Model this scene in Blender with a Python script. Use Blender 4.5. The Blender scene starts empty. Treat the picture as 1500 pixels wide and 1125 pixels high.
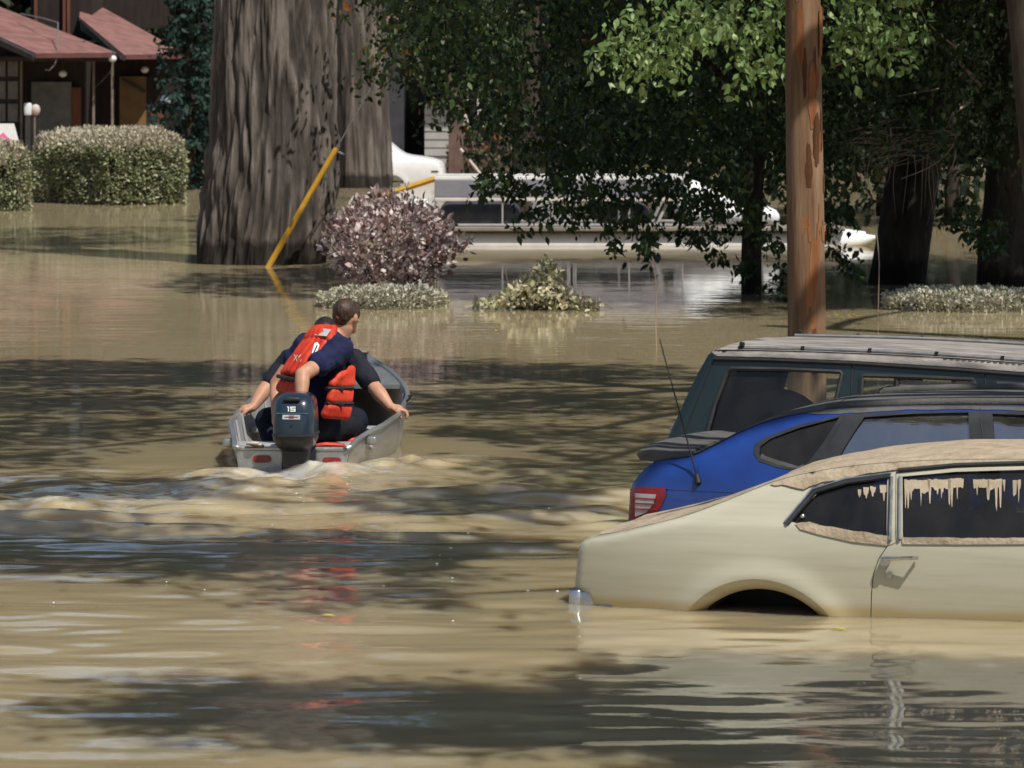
import bpy, math, random
import numpy as np
from mathutils import Vector, Matrix, geometry

random.seed(7)
rng = np.random.default_rng(11)
scene = bpy.context.scene
col = scene.collection

# ---------------------------------------------------------------- camera, sky, sun
F, EYE, CX, HY = 6500.0, 2.47, 750.0, 134.0      # focal length (photo px), eye height above the water, image centre x, horizon row
cam_data = bpy.data.cameras.new("camera")
cam = bpy.data.objects.new("camera", cam_data)
col.objects.link(cam)
cam.location = (0, 0, EYE)
cam.rotation_euler = (math.radians(90), 0, 0)
cam_data.sensor_width = 36.0
cam_data.lens = 36.0 * F / 1500.0
cam_data.shift_y = -(562.5 - HY) / 1500.0
cam_data.clip_start = 0.5
cam_data.clip_end = 3000
cam_data.dof.use_dof = True
cam_data.dof.focus_distance = 27.0
cam_data.dof.aperture_fstop = 10.5
scene.camera = cam

SUN = Vector((0.75, -1.0, 1.95)).normalized()
world = bpy.data.worlds.new("World")
scene.world = world
world.use_nodes = True
wn = world.node_tree.nodes
sky = wn.new("ShaderNodeTexSky")
sky.sky_type = 'NISHITA'
sky.sun_disc = False
sky.sun_elevation = math.asin(SUN.z)
sky.sun_rotation = math.atan2(SUN.x, SUN.y)
sky.air_density = 1.0
sky.dust_density = 1.5
bg = wn["Background"]
bg.inputs[1].default_value = 0.085
world.node_tree.links.new(sky.outputs[0], bg.inputs[0])
sl = bpy.data.lights.new("sun", 'SUN')
sl.energy = 4.6
sl.angle = math.radians(0.55)
sl.color = (1.0, 0.95, 0.86)
so = bpy.data.objects.new("sun", sl)
so.rotation_euler = SUN.to_track_quat('Z', 'Y').to_euler()
so.location = (20, -30, 40)
col.objects.link(so)
scene.view_settings.view_transform = 'Standard'
scene.view_settings.look = 'None'
scene.view_settings.gamma = 1.0
scene.view_settings.exposure = 0.15
scene.cycles.max_bounces = 8
scene.cycles.transparent_max_bounces = 12
scene.cycles.caustics_reflective = False
scene.cycles.caustics_refractive = False

# ---------------------------------------------------------------- helpers
def P(x, y, d):
    "a point at distance d that the photo shows at pixel x, y"
    return Vector(((x - CX) / F * d, d, EYE - (y - HY) / F * d))

def WD(y):
    return F * EYE / (y - HY)

def W(x, y):
    "a point on the water"
    d = WD(y)
    return Vector(((x - CX) / F * d, d, 0.0))

def tag(o, label=None, cat=None, group=None, kind=None):
    if label: o['label'] = label
    if cat: o['category'] = cat
    if group: o['group'] = group
    if kind: o['kind'] = kind
    return o

def link(o, parent=None):
    col.objects.link(o)
    if parent is not None:
        o.parent = parent
    return o

def empty(name, loc=(0, 0, 0), rz=0.0):
    o = bpy.data.objects.new(name, None)
    o.location = loc
    o.rotation_euler = (0, 0, rz)
    o.empty_display_size = 0.2
    return link(o)

def np_mesh(name, V, faces, mat=None, smooth=True, attrs=None):
    "faces: (n,k) int array or a list of such arrays"
    V = np.asarray(V, dtype=np.float32)
    if not isinstance(faces, (list, tuple)): faces = [faces]
    faces = [np.asarray(f, dtype=np.int32) for f in faces if len(f)]
    me = bpy.data.meshes.new(name)
    me.vertices.add(len(V))
    me.vertices.foreach_set("co", V.ravel())
    li = np.concatenate([f.ravel() for f in faces])
    tot = np.concatenate([np.full(len(f), f.shape[1], dtype=np.int32) for f in faces])
    st = np.concatenate([[0], np.cumsum(tot)[:-1]]).astype(np.int32)
    me.loops.add(len(li)); me.loops.foreach_set("vertex_index", li)
    me.polygons.add(len(tot))
    me.polygons.foreach_set("loop_start", st)
    me.polygons.foreach_set("loop_total", tot)
    me.polygons.foreach_set("use_smooth", np.full(len(tot), bool(smooth)))
    me.update(calc_edges=True)
    if attrs:
        for k, a in attrs.items():
            at = me.attributes.new(k, 'FLOAT', 'POINT')
            at.data.foreach_set("value", np.asarray(a, dtype=np.float32))
    if mat: me.materials.append(mat)
    me.validate()
    return me

def obj(name, me, parent=None, loc=None):
    o = bpy.data.objects.new(name, me)
    if loc is not None: o.location = loc
    return link(o, parent)

class MB:
    "collects simple shapes into one mesh"
    def __init__(s): s.v = []; s.f = []
    def add(s, vs, fs):
        b = len(s.v); s.v += [tuple(v) for v in vs]; s.f += [tuple(i + b for i in f) for f in fs]; return s
    def box(s, c, size, R=None, bev=0.0):
        c = Vector(c); hx, hy, hz = [q / 2 for q in size]
        R = R or Matrix.Identity(3)
        if bev <= 0:
            vs = [c + R @ Vector((x, y, z)) for x in (-hx, hx) for y in (-hy, hy) for z in (-hz, hz)]
            return s.add(vs, [(0,1,3,2),(4,6,7,5),(0,4,5,1),(2,3,7,6),(0,2,6,4),(1,5,7,3)])
        # chamfered: rounded rectangle rings along z
        def ring(ix, z):
            a, b_ = hx - ix, hy - ix
            pts = []
            r = min(bev, a * .9, b_ * .9)
            for (sx, sy, a0) in ((1,1,0),(-1,1,90),(-1,-1,180),(1,-1,270)):
                for k in range(3):
                    t = math.radians(a0 + 45 * k)
                    pts.append(Vector((sx * (a - r) + r * math.cos(t), sy * (b_ - r) + r * math.sin(t), z)))
            return pts
        rings = [ring(bev, -hz), ring(bev * .3, -hz + bev * .3), ring(0, -hz + bev), ring(0, hz - bev), ring(bev * .3, hz - bev * .3), ring(bev, hz)]
        vs = [c + R @ p for r_ in rings for p in r_]
        n = 12; fs = []
        for k in range(len(rings) - 1):
            for i in range(n):
                j = (i + 1) % n
                fs.append((k*n+i, k*n+j, (k+1)*n+j, (k+1)*n+i))
        fs.append(tuple(range(n))[::-1]); fs.append(tuple((len(rings)-1)*n + i for i in range(n)))
        return s.add(vs, fs)
    def tube(s, pts, rad, n=10, cap=True, flat=1.0):
        pts = [Vector(p) for p in pts]
        if not hasattr(rad, '__len__'): rad = [rad] * len(pts)
        b = []; up = None
        for i, p in enumerate(pts):
            t = (pts[min(i+1, len(pts)-1)] - pts[max(i-1, 0)]).normalized()
            if up is None:
                up = Vector((0,0,1)) if abs(t.z) < .9 else Vector((1,0,0))
            a = t.cross(up).normalized(); c = a.cross(t).normalized(); up = c
            for k in range(n):
                th = 2*math.pi*k/n
                b.append(p + (a*math.cos(th) + c*math.sin(th)*flat) * rad[i])
        fs = []
        for i in range(len(pts)-1):
            for k in range(n):
                j = (k+1) % n
                fs.append((i*n+k, i*n+j, (i+1)*n+j, (i+1)*n+k))
        if cap:
            fs.append(tuple(range(n))[::-1]); fs.append(tuple((len(pts)-1)*n+k for k in range(n)))
        return s.add(b, fs)
    def prism(s, poly, n, h):
        "planar polygon (3D points) extruded along vector n by h"
        n = Vector(n).normalized() * h; poly = [Vector(p) for p in poly]; k = len(poly)
        vs = poly + [p + n for p in poly]
        fs = [tuple(range(k))[::-1], tuple(range(k, 2*k))] + [(i, (i+1) % k, k + (i+1) % k, k + i) for i in range(k)]
        return s.add(vs, fs)
    def sphere(s, c, r, nu=12, nv=8, sc=(1,1,1)):
        c = Vector(c); vs = [c + Vector((0,0,r*sc[2]))]
        for i in range(1, nv):
            ph = math.pi*i/nv
            for k in range(nu):
                th = 2*math.pi*k/nu
                vs.append(c + Vector((r*sc[0]*math.sin(ph)*math.cos(th), r*sc[1]*math.sin(ph)*math.sin(th), r*sc[2]*math.cos(ph))))
        vs.append(c - Vector((0,0,r*sc[2])))
        fs = [(0, 1+k, 1+(k+1) % nu) for k in range(nu)]
        for i in range(nv-2):
            for k in range(nu):
                j = (k+1) % nu; a = 1+i*nu; b = a+nu
                fs.append((a+k, b+k, b+j, a+j))
        a = 1+(nv-2)*nu; e = len(vs)-1
        fs += [(e, a+(k+1) % nu, a+k) for k in range(nu)]
        return s.add(vs, fs)
    def mesh(s, name, mat, smooth=False):
        me = bpy.data.meshes.new(name)
        me.from_pydata([tuple(v) for v in s.v], [], s.f)
        if smooth:
            me.polygons.foreach_set("use_smooth", [True]*len(me.polygons))
            me.set_sharp_from_angle(angle=math.radians(40))
        if mat: me.materials.append(mat)
        me.update()
        return me
    def build(s, name, mat, parent=None, smooth=False):
        return obj(name, s.mesh(name, mat, smooth), parent)

def hash3(ix, iy, iz):
    h = (ix.astype(np.int64)*374761393 + iy.astype(np.int64)*668265263 + iz.astype(np.int64)*2147483647) & 0xffffffff
    h = ((h ^ (h >> 13)) * 1274126177) & 0xffffffff
    h = (h ^ (h >> 16)) & 0xffffffff
    return h / 4294967295.0

def vnoise(x, y, z=None):
    "value noise 0..1"
    x = np.asarray(x, float); y = np.asarray(y, float)
    z = np.zeros_like(x) if z is None else np.asarray(z, float) + np.zeros_like(x)
    xi, yi, zi = np.floor(x), np.floor(y), np.floor(z)
    fx, fy, fz = x-xi, y-yi, z-zi
    fx = fx*fx*(3-2*fx); fy = fy*fy*(3-2*fy); fz = fz*fz*(3-2*fz)
    r = 0
    for a in (0, 1):
        for b in (0, 1):
            for c in (0, 1):
                w = (fx if a else 1-fx)*(fy if b else 1-fy)*(fz if c else 1-fz)
                r = r + w*hash3(xi+a, yi+b, zi+c)
    return r

def fbm(x, y, z=None, o=4):
    s = 0; a = .5; n = 0
    zz = 0 if z is None else z
    for k in range(o):
        s = s + a*vnoise(np.asarray(x)*2**k+17.3*k, np.asarray(y)*2**k-9.1*k, np.asarray(zz)*2**k+3.7*k); n += a; a *= .5
    return s/n

# ---------------------------------------------------------------- materials
def new_mat(name):
    m = bpy.data.materials.new(name); m.use_nodes = True
    nt = m.node_tree
    return m, nt, nt.nodes["Principled BSDF"]

def N(nt, t, **kw):
    n = nt.nodes.new(t)
    for k, v in kw.items():
        if k.startswith('i_'):
            key = k[2:]
            n.inputs[int(key) if key.isdigit() else key.replace('_', ' ')].default_value = v
        else: setattr(n, k, v)
    return n

def c4(c): return (c[0], c[1], c[2], 1.0)

def ramp(nt, fac, stops):
    r = nt.nodes.new("ShaderNodeValToRGB")
    cr = r.color_ramp
    while len(cr.elements) < len(stops): cr.elements.new(.5)
    for e, (p, c) in zip(cr.elements, stops):
        e.position = p; e.color = c4(c) if len(c) == 3 else c
    nt.links.new(fac, r.inputs[0])
    return r.outputs[0]

def mat_noise(name, c1, c2, scale=5.0, rough=.7, bump=0.0, bscale=None, metal=0.0, stretch=(1,1,1), lo=.35, hi=.65, spec=.4, coat=0.0, detail=5.0):
    m, nt, b = new_mat(name)
    tc = N(nt, "ShaderNodeTexCoord"); mp = N(nt, "ShaderNodeMapping"); mp.inputs['Scale'].default_value = stretch
    nt.links.new(tc.outputs['Object'], mp.inputs[0])
    nz = N(nt, "ShaderNodeTexNoise", i_Scale=scale, i_Detail=detail, i_Roughness=.6)
    nt.links.new(mp.outputs[0], nz.inputs[0])
    nt.links.new(ramp(nt, nz.outputs[0], [(lo, c1), (hi, c2)]), b.inputs['Base Color'])
    b.inputs['Roughness'].default_value = rough
    b.inputs['Metallic'].default_value = metal
    b.inputs['Specular IOR Level'].default_value = spec
    b.inputs['Coat Weight'].default_value = coat
    b.inputs['Coat Roughness'].default_value = .06
    if bump:
        n2 = N(nt, "ShaderNodeTexNoise", i_Scale=bscale or scale*3, i_Detail=6.0)
        nt.links.new(mp.outputs[0], n2.inputs[0])
        bp = N(nt, "ShaderNodeBump", i_Strength=1.0, i_Distance=bump)
        nt.links.new(n2.outputs[0], bp.inputs['Height'])
        nt.links.new(bp.outputs[0], b.inputs['Normal'])
    return m

def mat_leaf(name, stops, rough=.5, trans=.35, silt=None, silt_amt=.0):
    "leaf colour by a per-leaf random number"
    m, nt, b = new_mat(name)
    at = N(nt, "ShaderNodeAttribute", attribute_name="rnd")
    cr = ramp(nt, at.outputs['Fac'], stops)
    if silt:
        g = N(nt, "ShaderNodeNewGeometry"); nz = N(nt, "ShaderNodeTexNoise", i_Scale=1.3, i_Detail=3.0)
        nt.links.new(g.outputs['Position'], nz.inputs[0])
        r2 = ramp(nt, nz.outputs[0], [(.5-silt_amt*.4, (0,0,0)), (.62, (1,1,1))])
        mx = N(nt, "ShaderNodeMix", data_type='RGBA'); mx.inputs[7].default_value = c4(silt)
        ml = N(nt, "ShaderNodeMath", operation='MULTIPLY'); ml.inputs[1].default_value = silt_amt
        nt.links.new(r2, ml.inputs[0]); nt.links.new(ml.outputs[0], mx.inputs[0]); nt.links.new(cr, mx.inputs[6]); cr = mx.outputs[2]
    nt.links.new(cr, b.inputs['Base Color'])
    b.inputs['Roughness'].default_value = rough
    b.inputs['Specular IOR Level'].default_value = .35
    tr = N(nt, "ShaderNodeBsdfTranslucent"); nt.links.new(cr, tr.inputs[0])
    ms = N(nt, "ShaderNodeMixShader"); ms.inputs[0].default_value = trans
    nt.links.new(b.outputs[0], ms.inputs[1]); nt.links.new(tr.outputs[0], ms.inputs[2])
    nt.links.new(ms.outputs[0], nt.nodes['Material Output'].inputs[0])
    return m

def mat_glass(name, tint, refl=1.0, mud=0.0, base=.06):
    m, nt, b = new_mat(name)
    nt.nodes.remove(b)
    tr = N(nt, "ShaderNodeBsdfTransparent"); tr.inputs[0].default_value = c4(tint)
    gl = N(nt, "ShaderNodeBsdfGlossy"); gl.inputs['Roughness'].default_value = .03; gl.inputs[0].default_value = (refl, refl, refl, 1)
    fr = N(nt, "ShaderNodeFresnel"); fr.inputs[0].default_value = 1.6
    ad = N(nt, "ShaderNodeMath", operation='ADD'); ad.inputs[1].default_value = base; ad.use_clamp = True
    nt.links.new(fr.outputs[0], ad.inputs[0])
    ms = N(nt, "ShaderNodeMixShader")
    nt.links.new(ad.outputs[0], ms.inputs[0]); nt.links.new(tr.outputs[0], ms.inputs[1]); nt.links.new(gl.outputs[0], ms.inputs[2])
    out = ms.outputs[0]
    if mud > 0:
        tc = N(nt, "ShaderNodeTexCoord"); nz = N(nt, "ShaderNodeTexNoise", i_Scale=6.0, i_Detail=7.0, i_Roughness=.65)
        mp = N(nt, "ShaderNodeMapping"); mp.inputs['Scale'].default_value = (1, 1, .35)
        nt.links.new(tc.outputs['Object'], mp.inputs[0]); nt.links.new(mp.outputs[0], nz.inputs[0])
        df = N(nt, "ShaderNodeBsdfDiffuse"); df.inputs[0].default_value = (.36, .31, .24, 1)
        r = ramp(nt, nz.outputs[0], [(.3, (mud*.25,)*3), (.75, (mud,)*3)])
        m2 = N(nt, "ShaderNodeMixShader"); nt.links.new(r, m2.inputs[0]); nt.links.new(out, m2.inputs[1]); nt.links.new(df.outputs[0], m2.inputs[2]); out = m2.outputs[0]
    nt.links.new(out, nt.nodes['Material Output'].inputs[0])
    return m

def mat_water():
    m, nt, b = new_mat("muddy_water")
    nt.nodes.remove(b)
    tc = N(nt, "ShaderNodeTexCoord")
    n1 = N(nt, "ShaderNodeTexNoise", i_Scale=.35, i_Detail=4.0); nt.links.new(tc.outputs['Object'], n1.inputs[0])
    base = ramp(nt, n1.outputs[0], [(.3, (.315, .24, .125)), (.7, (.40, .31, .17))])
    at = N(nt, "ShaderNodeAttribute", attribute_name="foam")
    n2 = N(nt, "ShaderNodeTexNoise", i_Scale=9.0, i_Detail=6.0, i_Roughness=.7); nt.links.new(tc.outputs['Object'], n2.inputs[0])
    ad = N(nt, "ShaderNodeMath", operation='ADD'); nt.links.new(n2.outputs[0], ad.inputs[0]); nt.links.new(at.outputs['Fac'], ad.inputs[1])
    fm = ramp(nt, ad.outputs[0], [(.80, (0,0,0)), (1.0, (1,1,1))])
    mx = N(nt, "ShaderNodeMix", data_type='RGBA'); mx.inputs[7].default_value = (.55, .52, .45, 1)
    fq = N(nt, "ShaderNodeMath", operation='MULTIPLY'); fq.inputs[1].default_value = .7
    nt.links.new(fm, fq.inputs[0]); nt.links.new(fq.outputs[0], mx.inputs[0]); nt.links.new(base, mx.inputs[6])
    mp = N(nt, "ShaderNodeMapping"); mp.inputs['Scale'].default_value = (.7, 1.2, 1)
    nt.links.new(tc.outputs['Object'], mp.inputs[0])
    w1 = N(nt, "ShaderNodeTexNoise", i_Scale=2.2, i_Detail=3.0, i_Roughness=.55)
    w2 = N(nt, "ShaderNodeTexNoise", i_Scale=.5, i_Detail=2.0)
    nt.links.new(mp.outputs[0], w1.inputs[0]); nt.links.new(mp.outputs[0], w2.inputs[0])
    am = ramp(nt, w2.outputs[0], [(.35, (.25,)*3), (.7, (1,)*3)])      # ripples calm down and freshen in broad patches
    mu = N(nt, "ShaderNodeMath", operation='MULTIPLY'); nt.links.new(w1.outputs[0], mu.inputs[0]); nt.links.new(am, mu.inputs[1])
    w3 = N(nt, "ShaderNodeTexNoise", i_Scale=9.0, i_Detail=4.0, i_Roughness=.6); nt.links.new(mp.outputs[0], w3.inputs[0])
    rp = N(nt, "ShaderNodeAttribute", attribute_name="ripple")          # small ripples where the wake has stirred the street
    m3 = N(nt, "ShaderNodeMath", operation='MULTIPLY'); nt.links.new(w3.outputs[0], m3.inputs[0]); nt.links.new(rp.outputs['Fac'], m3.inputs[1])
    s3 = N(nt, "ShaderNodeMath", operation='MULTIPLY_ADD'); s3.inputs[1].default_value = .2; nt.links.new(m3.outputs[0], s3.inputs[0]); nt.links.new(mu.outputs[0], s3.inputs[2])
    bp = N(nt, "ShaderNodeBump", i_Strength=1.0, i_Distance=.0045)
    nt.links.new(s3.outputs[0], bp.inputs['Height'])
    df = N(nt, "ShaderNodeBsdfPrincipled"); nt.links.new(mx.outputs[2], df.inputs['Base Color'])      # silt scatters light sideways, so shade has soft edges
    df.inputs['Specular IOR Level'].default_value = 0.0; df.inputs['Roughness'].default_value = 1.0
    df.inputs['Subsurface Weight'].default_value = 1.0; df.inputs['Subsurface Radius'].default_value = (1.0, .8, .5); df.inputs['Subsurface Scale'].default_value = .8
    gl = N(nt, "ShaderNodeBsdfGlossy"); gl.inputs['Roughness'].default_value = .035; nt.links.new(bp.outputs[0], gl.inputs['Normal'])
    lw = N(nt, "ShaderNodeLayerWeight", i_Blend=.5); nt.links.new(bp.outputs[0], lw.inputs['Normal'])
    fc = ramp(nt, lw.outputs['Facing'], [(0, (.03,)*3), (.6, (.10,)*3), (.93, (.74,)*3), (1, (.86,)*3)])
    ms = N(nt, "ShaderNodeMixShader"); nt.links.new(fc, ms.inputs[0]); nt.links.new(df.outputs[0], ms.inputs[1]); nt.links.new(gl.outputs[0], ms.inputs[2])
    nt.links.new(ms.outputs[0], nt.nodes['Material Output'].inputs[0])
    return m

MUD_C1, MUD_C2 = (.30, .24, .17), (.43, .355, .26)
M = {}
M['water'] = mat_water()
M['bed'] = mat_noise("silt_bed", (.12,.09,.06), (.2,.15,.1), 2)
M['mud'] = mat_noise("dried_mud", MUD_C1, MUD_C2, 9, .95, .012, 30, spec=.1)
M['graymud'] = mat_noise("grey_silt", (.07,.07,.068), (.135,.13,.122), 7, .95, .004, 60, spec=.1, lo=.3, hi=.7)
def mat_cream():
    m, nt, b = new_mat("cream_paint")
    tc = N(nt, "ShaderNodeTexCoord"); mp = N(nt, "ShaderNodeMapping"); mp.inputs['Scale'].default_value = (.6, .6, 8)
    nt.links.new(tc.outputs['Object'], mp.inputs[0])
    nz = N(nt, "ShaderNodeTexNoise", i_Scale=2.2, i_Detail=6.0, i_Roughness=.62); nt.links.new(mp.outputs[0], nz.inputs[0])
    cr = ramp(nt, nz.outputs[0], [(.30, (.42,.40,.295)), (.5, (.475,.455,.35)), (.64, (.495,.475,.37)), (.74, (.57,.54,.44))])
    n3 = N(nt, "ShaderNodeTexNoise", i_Scale=3.0, i_Detail=5.0); nt.links.new(tc.outputs['Object'], n3.inputs[0])
    sp = N(nt, "ShaderNodeSeparateXYZ"); nt.links.new(tc.outputs['Object'], sp.inputs[0])
    ma = N(nt, "ShaderNodeMath", operation='MULTIPLY_ADD'); ma.inputs[1].default_value = .05; nt.links.new(n3.outputs[0], ma.inputs[0]); nt.links.new(sp.outputs[2], ma.inputs[2])
    wl = ramp(nt, ma.outputs[0], [(.045, (1,1,1)), (.085, (0,0,0))])      # silt line left by the flood
    mx = N(nt, "ShaderNodeMix", data_type='RGBA'); mx.inputs[7].default_value = (.40,.32,.17,1)
    nt.links.new(wl, mx.inputs[0]); nt.links.new(cr, mx.inputs[6]); nt.links.new(mx.outputs[2], b.inputs['Base Color'])
    rr = ramp(nt, nz.outputs[0], [(.35, (.28,)*3), (.7, (.55,)*3)]); nt.links.new(rr, b.inputs['Roughness'])
    b.inputs['Coat Weight'].default_value = .25; b.inputs['Coat Roughness'].default_value = .12
    return m
M['cream'] = mat_cream()
M['blue'] = mat_noise("blue_paint", (.009,.036,.20), (.015,.056,.28), 3, .3, 0, spec=.5, coat=.8)
M['green'] = mat_noise("dark_green_paint", (.006,.014,.014), (.011,.022,.021), 3, .35, 0, spec=.5, coat=.6)
M['whitepaint'] = mat_noise("white_paint", (.68,.69,.7), (.8,.8,.8), 3, .3, 0, coat=.3)
M['black'] = mat_noise("black_rubber", (.008,.008,.009), (.02,.02,.02), 12, .6)
M['darktrim'] = mat_noise("dark_trim", (.018,.02,.023), (.035,.037,.04), 9, .5)
M['interior'] = mat_noise("dark_interior", (.012,.012,.012), (.03,.028,.025), 5, .9, spec=.1)
M['chrome'] = mat_noise("dusty_chrome", (.42,.41,.39), (.66,.64,.61), 18, .32, 0, metal=1.0)
M['glass'] = mat_glass("window_glass", (.86,.90,.86), .7, .05, .0)
M['tint'] = mat_glass("tinted_window_glass", (.34,.36,.35), .8, .07, .01)
M['dustyglass'] = mat_glass("dusty_window_glass", (.3,.36,.4), .95, .12, .42)
M['redlens'] = mat_noise("red_lens", (.20,.008,.012), (.30,.014,.018), 20, .15, spec=.6)
M['clearlens'] = mat_noise("clear_lens", (.36,.34,.35), (.5,.48,.5), 20, .15, spec=.6)

# ---------------------------------------------------------------- water and the flooded ground under it
def make_water():
    xs = np.concatenate([np.array([-900,-300,-120,-60,-30,-18,-12,-9,-8]), np.arange(-7.2, 7.21, .06), np.array([8,9,12,18,30,60,120,300,900])])
    ys = np.concatenate([np.array([-300,-80,-20,0,8,12,14]), np.arange(15, 50, .04), np.arange(50, 75, .5), np.array([80,90,100,120,150,200,300,500,900,1500])])
    X, Y = np.meshgrid(xs, ys)
    # wake: path of the boat, from the left to the transom
    path = [W(452, 694), W(400, 703), W(300, 716), W(150, 733), W(0, 746), W(-300, 757)]
    dist = np.full(X.shape, 1e9); along = np.zeros(X.shape); acc = 0
    for a, b in zip(path[:-1], path[1:]):
        ab = np.array([b.x-a.x, b.y-a.y]); L = np.hypot(*ab)
        t = np.clip(((X-a.x)*ab[0]+(Y-a.y)*ab[1])/L**2, 0, 1)
        dd = np.hypot(X-a.x-t*ab[0], Y-a.y-t*ab[1])
        up = dd < dist
        dist = np.where(up, dd, dist); along = np.where(up, acc+t*L, along); acc += L
    width = .45 + .13*along
    core = np.exp(-(dist/width)**2)*np.exp(-along/12)
    t0 = path[0]
    R = np.hypot((X-t0.x)*.75, (Y-t0.y+.2)*1.0)
    behind = 1/(1+np.exp((Y-t0.y-.2)*4))
    arms = np.exp(-((R-2.6)/2.2)**2)*behind
    Z = np.zeros_like(X)
    Z += core*.085*(fbm(X*2.6, Y*3.6, o=4)-.5)*2
    ph = R*2*math.pi/.75 + 2.2*fbm(X*.6, Y*.6, o=2)*3
    Z += arms*.026*np.sin(ph)*(.3+1.1*vnoise(X*.8+5, Y*.8))
    Z += arms*.042*(fbm(X*1.7+9, Y*3.4, o=4)-.5)*2
    # swell lumps around the transom and the wash on its right
    for (px, py, r, h) in ((425,697,.22,.05),(485,698,.20,.06),(540,694,.25,.04),(600,686,.35,.035),(350,699,.3,.04),(640,682,.4,.03)):
        p = W(px, py); Z += h*np.exp(-(((X-p.x)/r)**2+((Y-p.y)/(r*1.3))**2))*(.4+1.2*vnoise(X*6, Y*6))
    # ordinary ripples everywhere in front
    fade = np.clip((50-Y)/12, 0, 1)*np.clip((7.2-np.abs(X))/1.5, 0, 1)*np.clip((Y-15)/1.0, 0, 1)
    rip = .012*(fbm(X*.8+30, Y*2.0+3, o=3)-.5)*2 + .010*(fbm(X*2.2+3, Y*4.2+30, o=2)-.5)*2
    near = np.clip((27-Y)/7, .14, 1)
    calm = .35+.9*vnoise(X*.25+2, Y*.3+8)
    Z += rip*near*calm
    Z *= fade
    foam = core*np.exp(-along/6)*.36 + arms*.13
    p = t0; foam += .14*np.exp(-(((X-p.x)/.55)**2+((Y-p.y+.1)/.5)**2))
    p = W(590, 690); foam += .2*np.exp(-(((X-p.x)/.5)**2+((Y-p.y)/.6)**2))
    foam *= fade
    n, m_ = X.shape
    idx = np.arange(n*m_).reshape(n, m_)
    q = np.stack([idx[:-1,:-1], idx[:-1,1:], idx[1:,1:], idx[1:,:-1]], -1).reshape(-1, 4)
    me = np_mesh("water", np.stack([X, Y, Z], -1).reshape(-1, 3), q, M['water'], True, {'foam': foam.ravel(), 'ripple': (np.clip((36-Y)/7, 0, 1)+.6*core).ravel()})
    tag(obj("water", me), "brown muddy flood water covering the whole street", None, None, 'structure')
make_water()
me = np_mesh("ground", [(-900,-300,-.62),(900,-300,-.62),(900,1500,-.62),(-900,1500,-.62)], np.array([[0,1,2,3]]), M["bed"])
tag(obj("ground", me), "silted ground under the flood water", None, None, 'structure')
# ---------------------------------------------------------------- cars
def dens(poly, step, closed=True):
    out = []; n = len(poly)
    for i in range(n if closed else n-1):
        a = np.array(poly[i], float); b = np.array(poly[(i+1) % n], float)
        k = max(1, int(np.ceil(np.hypot(*(b-a))/step)))
        for t in range(k): out.append(a + (b-a)*t/k)
    if not closed: out.append(np.array(poly[-1], float))
    return np.array(out)

def smooth_line(pts, n=6):
    "Catmull-Rom through points"
    pts = [np.array(p, float) for p in pts]; out = []
    for i in range(len(pts)-1):
        p0 = pts[max(i-1, 0)]; p1 = pts[i]; p2 = pts[i+1]; p3 = pts[min(i+2, len(pts)-1)]
        for k in range(n):
            t = k/n
            out.append(.5*((2*p1)+(-p0+p2)*t+(2*p0-5*p1+4*p2-p3)*t*t+(-p0+3*p1-3*p2+p3)*t**3))
    out.append(pts[-1])
    return out

def inside(poly, P_):
    poly = np.asarray(poly); x, y = P_[:, 0], P_[:, 1]
    r = np.zeros(len(P_), bool); n = len(poly)
    for i in range(n):
        x1, y1 = poly[i]; x2, y2 = poly[(i+1) % n]
        if y1 == y2: continue
        c = ((y1 > y) != (y2 > y)) & (x < (x2-x1)*(y-y1)/(y2-y1)+x1)
        r ^= c
    return r

def pl_dist(poly, P_, closed=False):
    poly = np.asarray(poly, float)
    A = poly if closed else poly[:-1]
    B = np.roll(poly, -1, axis=0) if closed else poly[1:]
    AB = B-A; L = (AB**2).sum(1)+1e-12
    out = np.empty(len(P_))
    for k in range(0, len(P_), 3000):
        D = P_[k:k+3000, None, :]-A[None]
        t = np.clip((D*AB[None]).sum(-1)/L[None], 0, 1)
        out[k:k+3000] = np.sqrt(((D-t[..., None]*AB[None])**2).sum(-1).min(1))
    return out

def fill2d(outline, holes=(), step=.04):
    outline = dens(outline, step); holes = [dens(h, step) for h in holes]
    lo = outline.min(0); hi = outline.max(0)
    gx, gy = np.meshgrid(np.arange(lo[0], hi[0], step), np.arange(lo[1], hi[1], step))
    gx = gx + (np.arange(gx.shape[0]) % 2)[:, None]*step*.5
    G = np.stack([gx.ravel(), gy.ravel()], 1)
    ok = inside(outline, G) & (pl_dist(outline, G, True) > step*.5)
    for h in holes: ok &= ~inside(h, G) & (pl_dist(h, G, True) > step*.5)
    extra = []
    if step < .05:
        for dd in (.012, .028):
            q = inset(outline, dd); k_ = inside(outline, q) & (pl_dist(outline, q, True) > dd*.7)
            for h in holes: k_ &= ~inside(h, q)
            extra += list(q[k_])
    pts = list(outline); ed = []; b = 0
    for lp in [outline]+holes:
        if b: pts += list(lp)
        n = len(lp); ed += [(b+i, b+(i+1) % n) for i in range(n)]; b += n
    pts += list(G[ok])+extra
    r = geometry.delaunay_2d_cdt([Vector((p[0], p[1])) for p in pts], ed, [], 0, 1e-7)
    V = np.array([(v.x, v.y) for v in r[0]])
    T = np.array([f for f in r[2] if len(f) == 3], dtype=np.int32)
    c = V[T].mean(1)
    k = inside(outline, c)
    for h in holes: k &= ~inside(h, c)
    return V, T[k]

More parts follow.
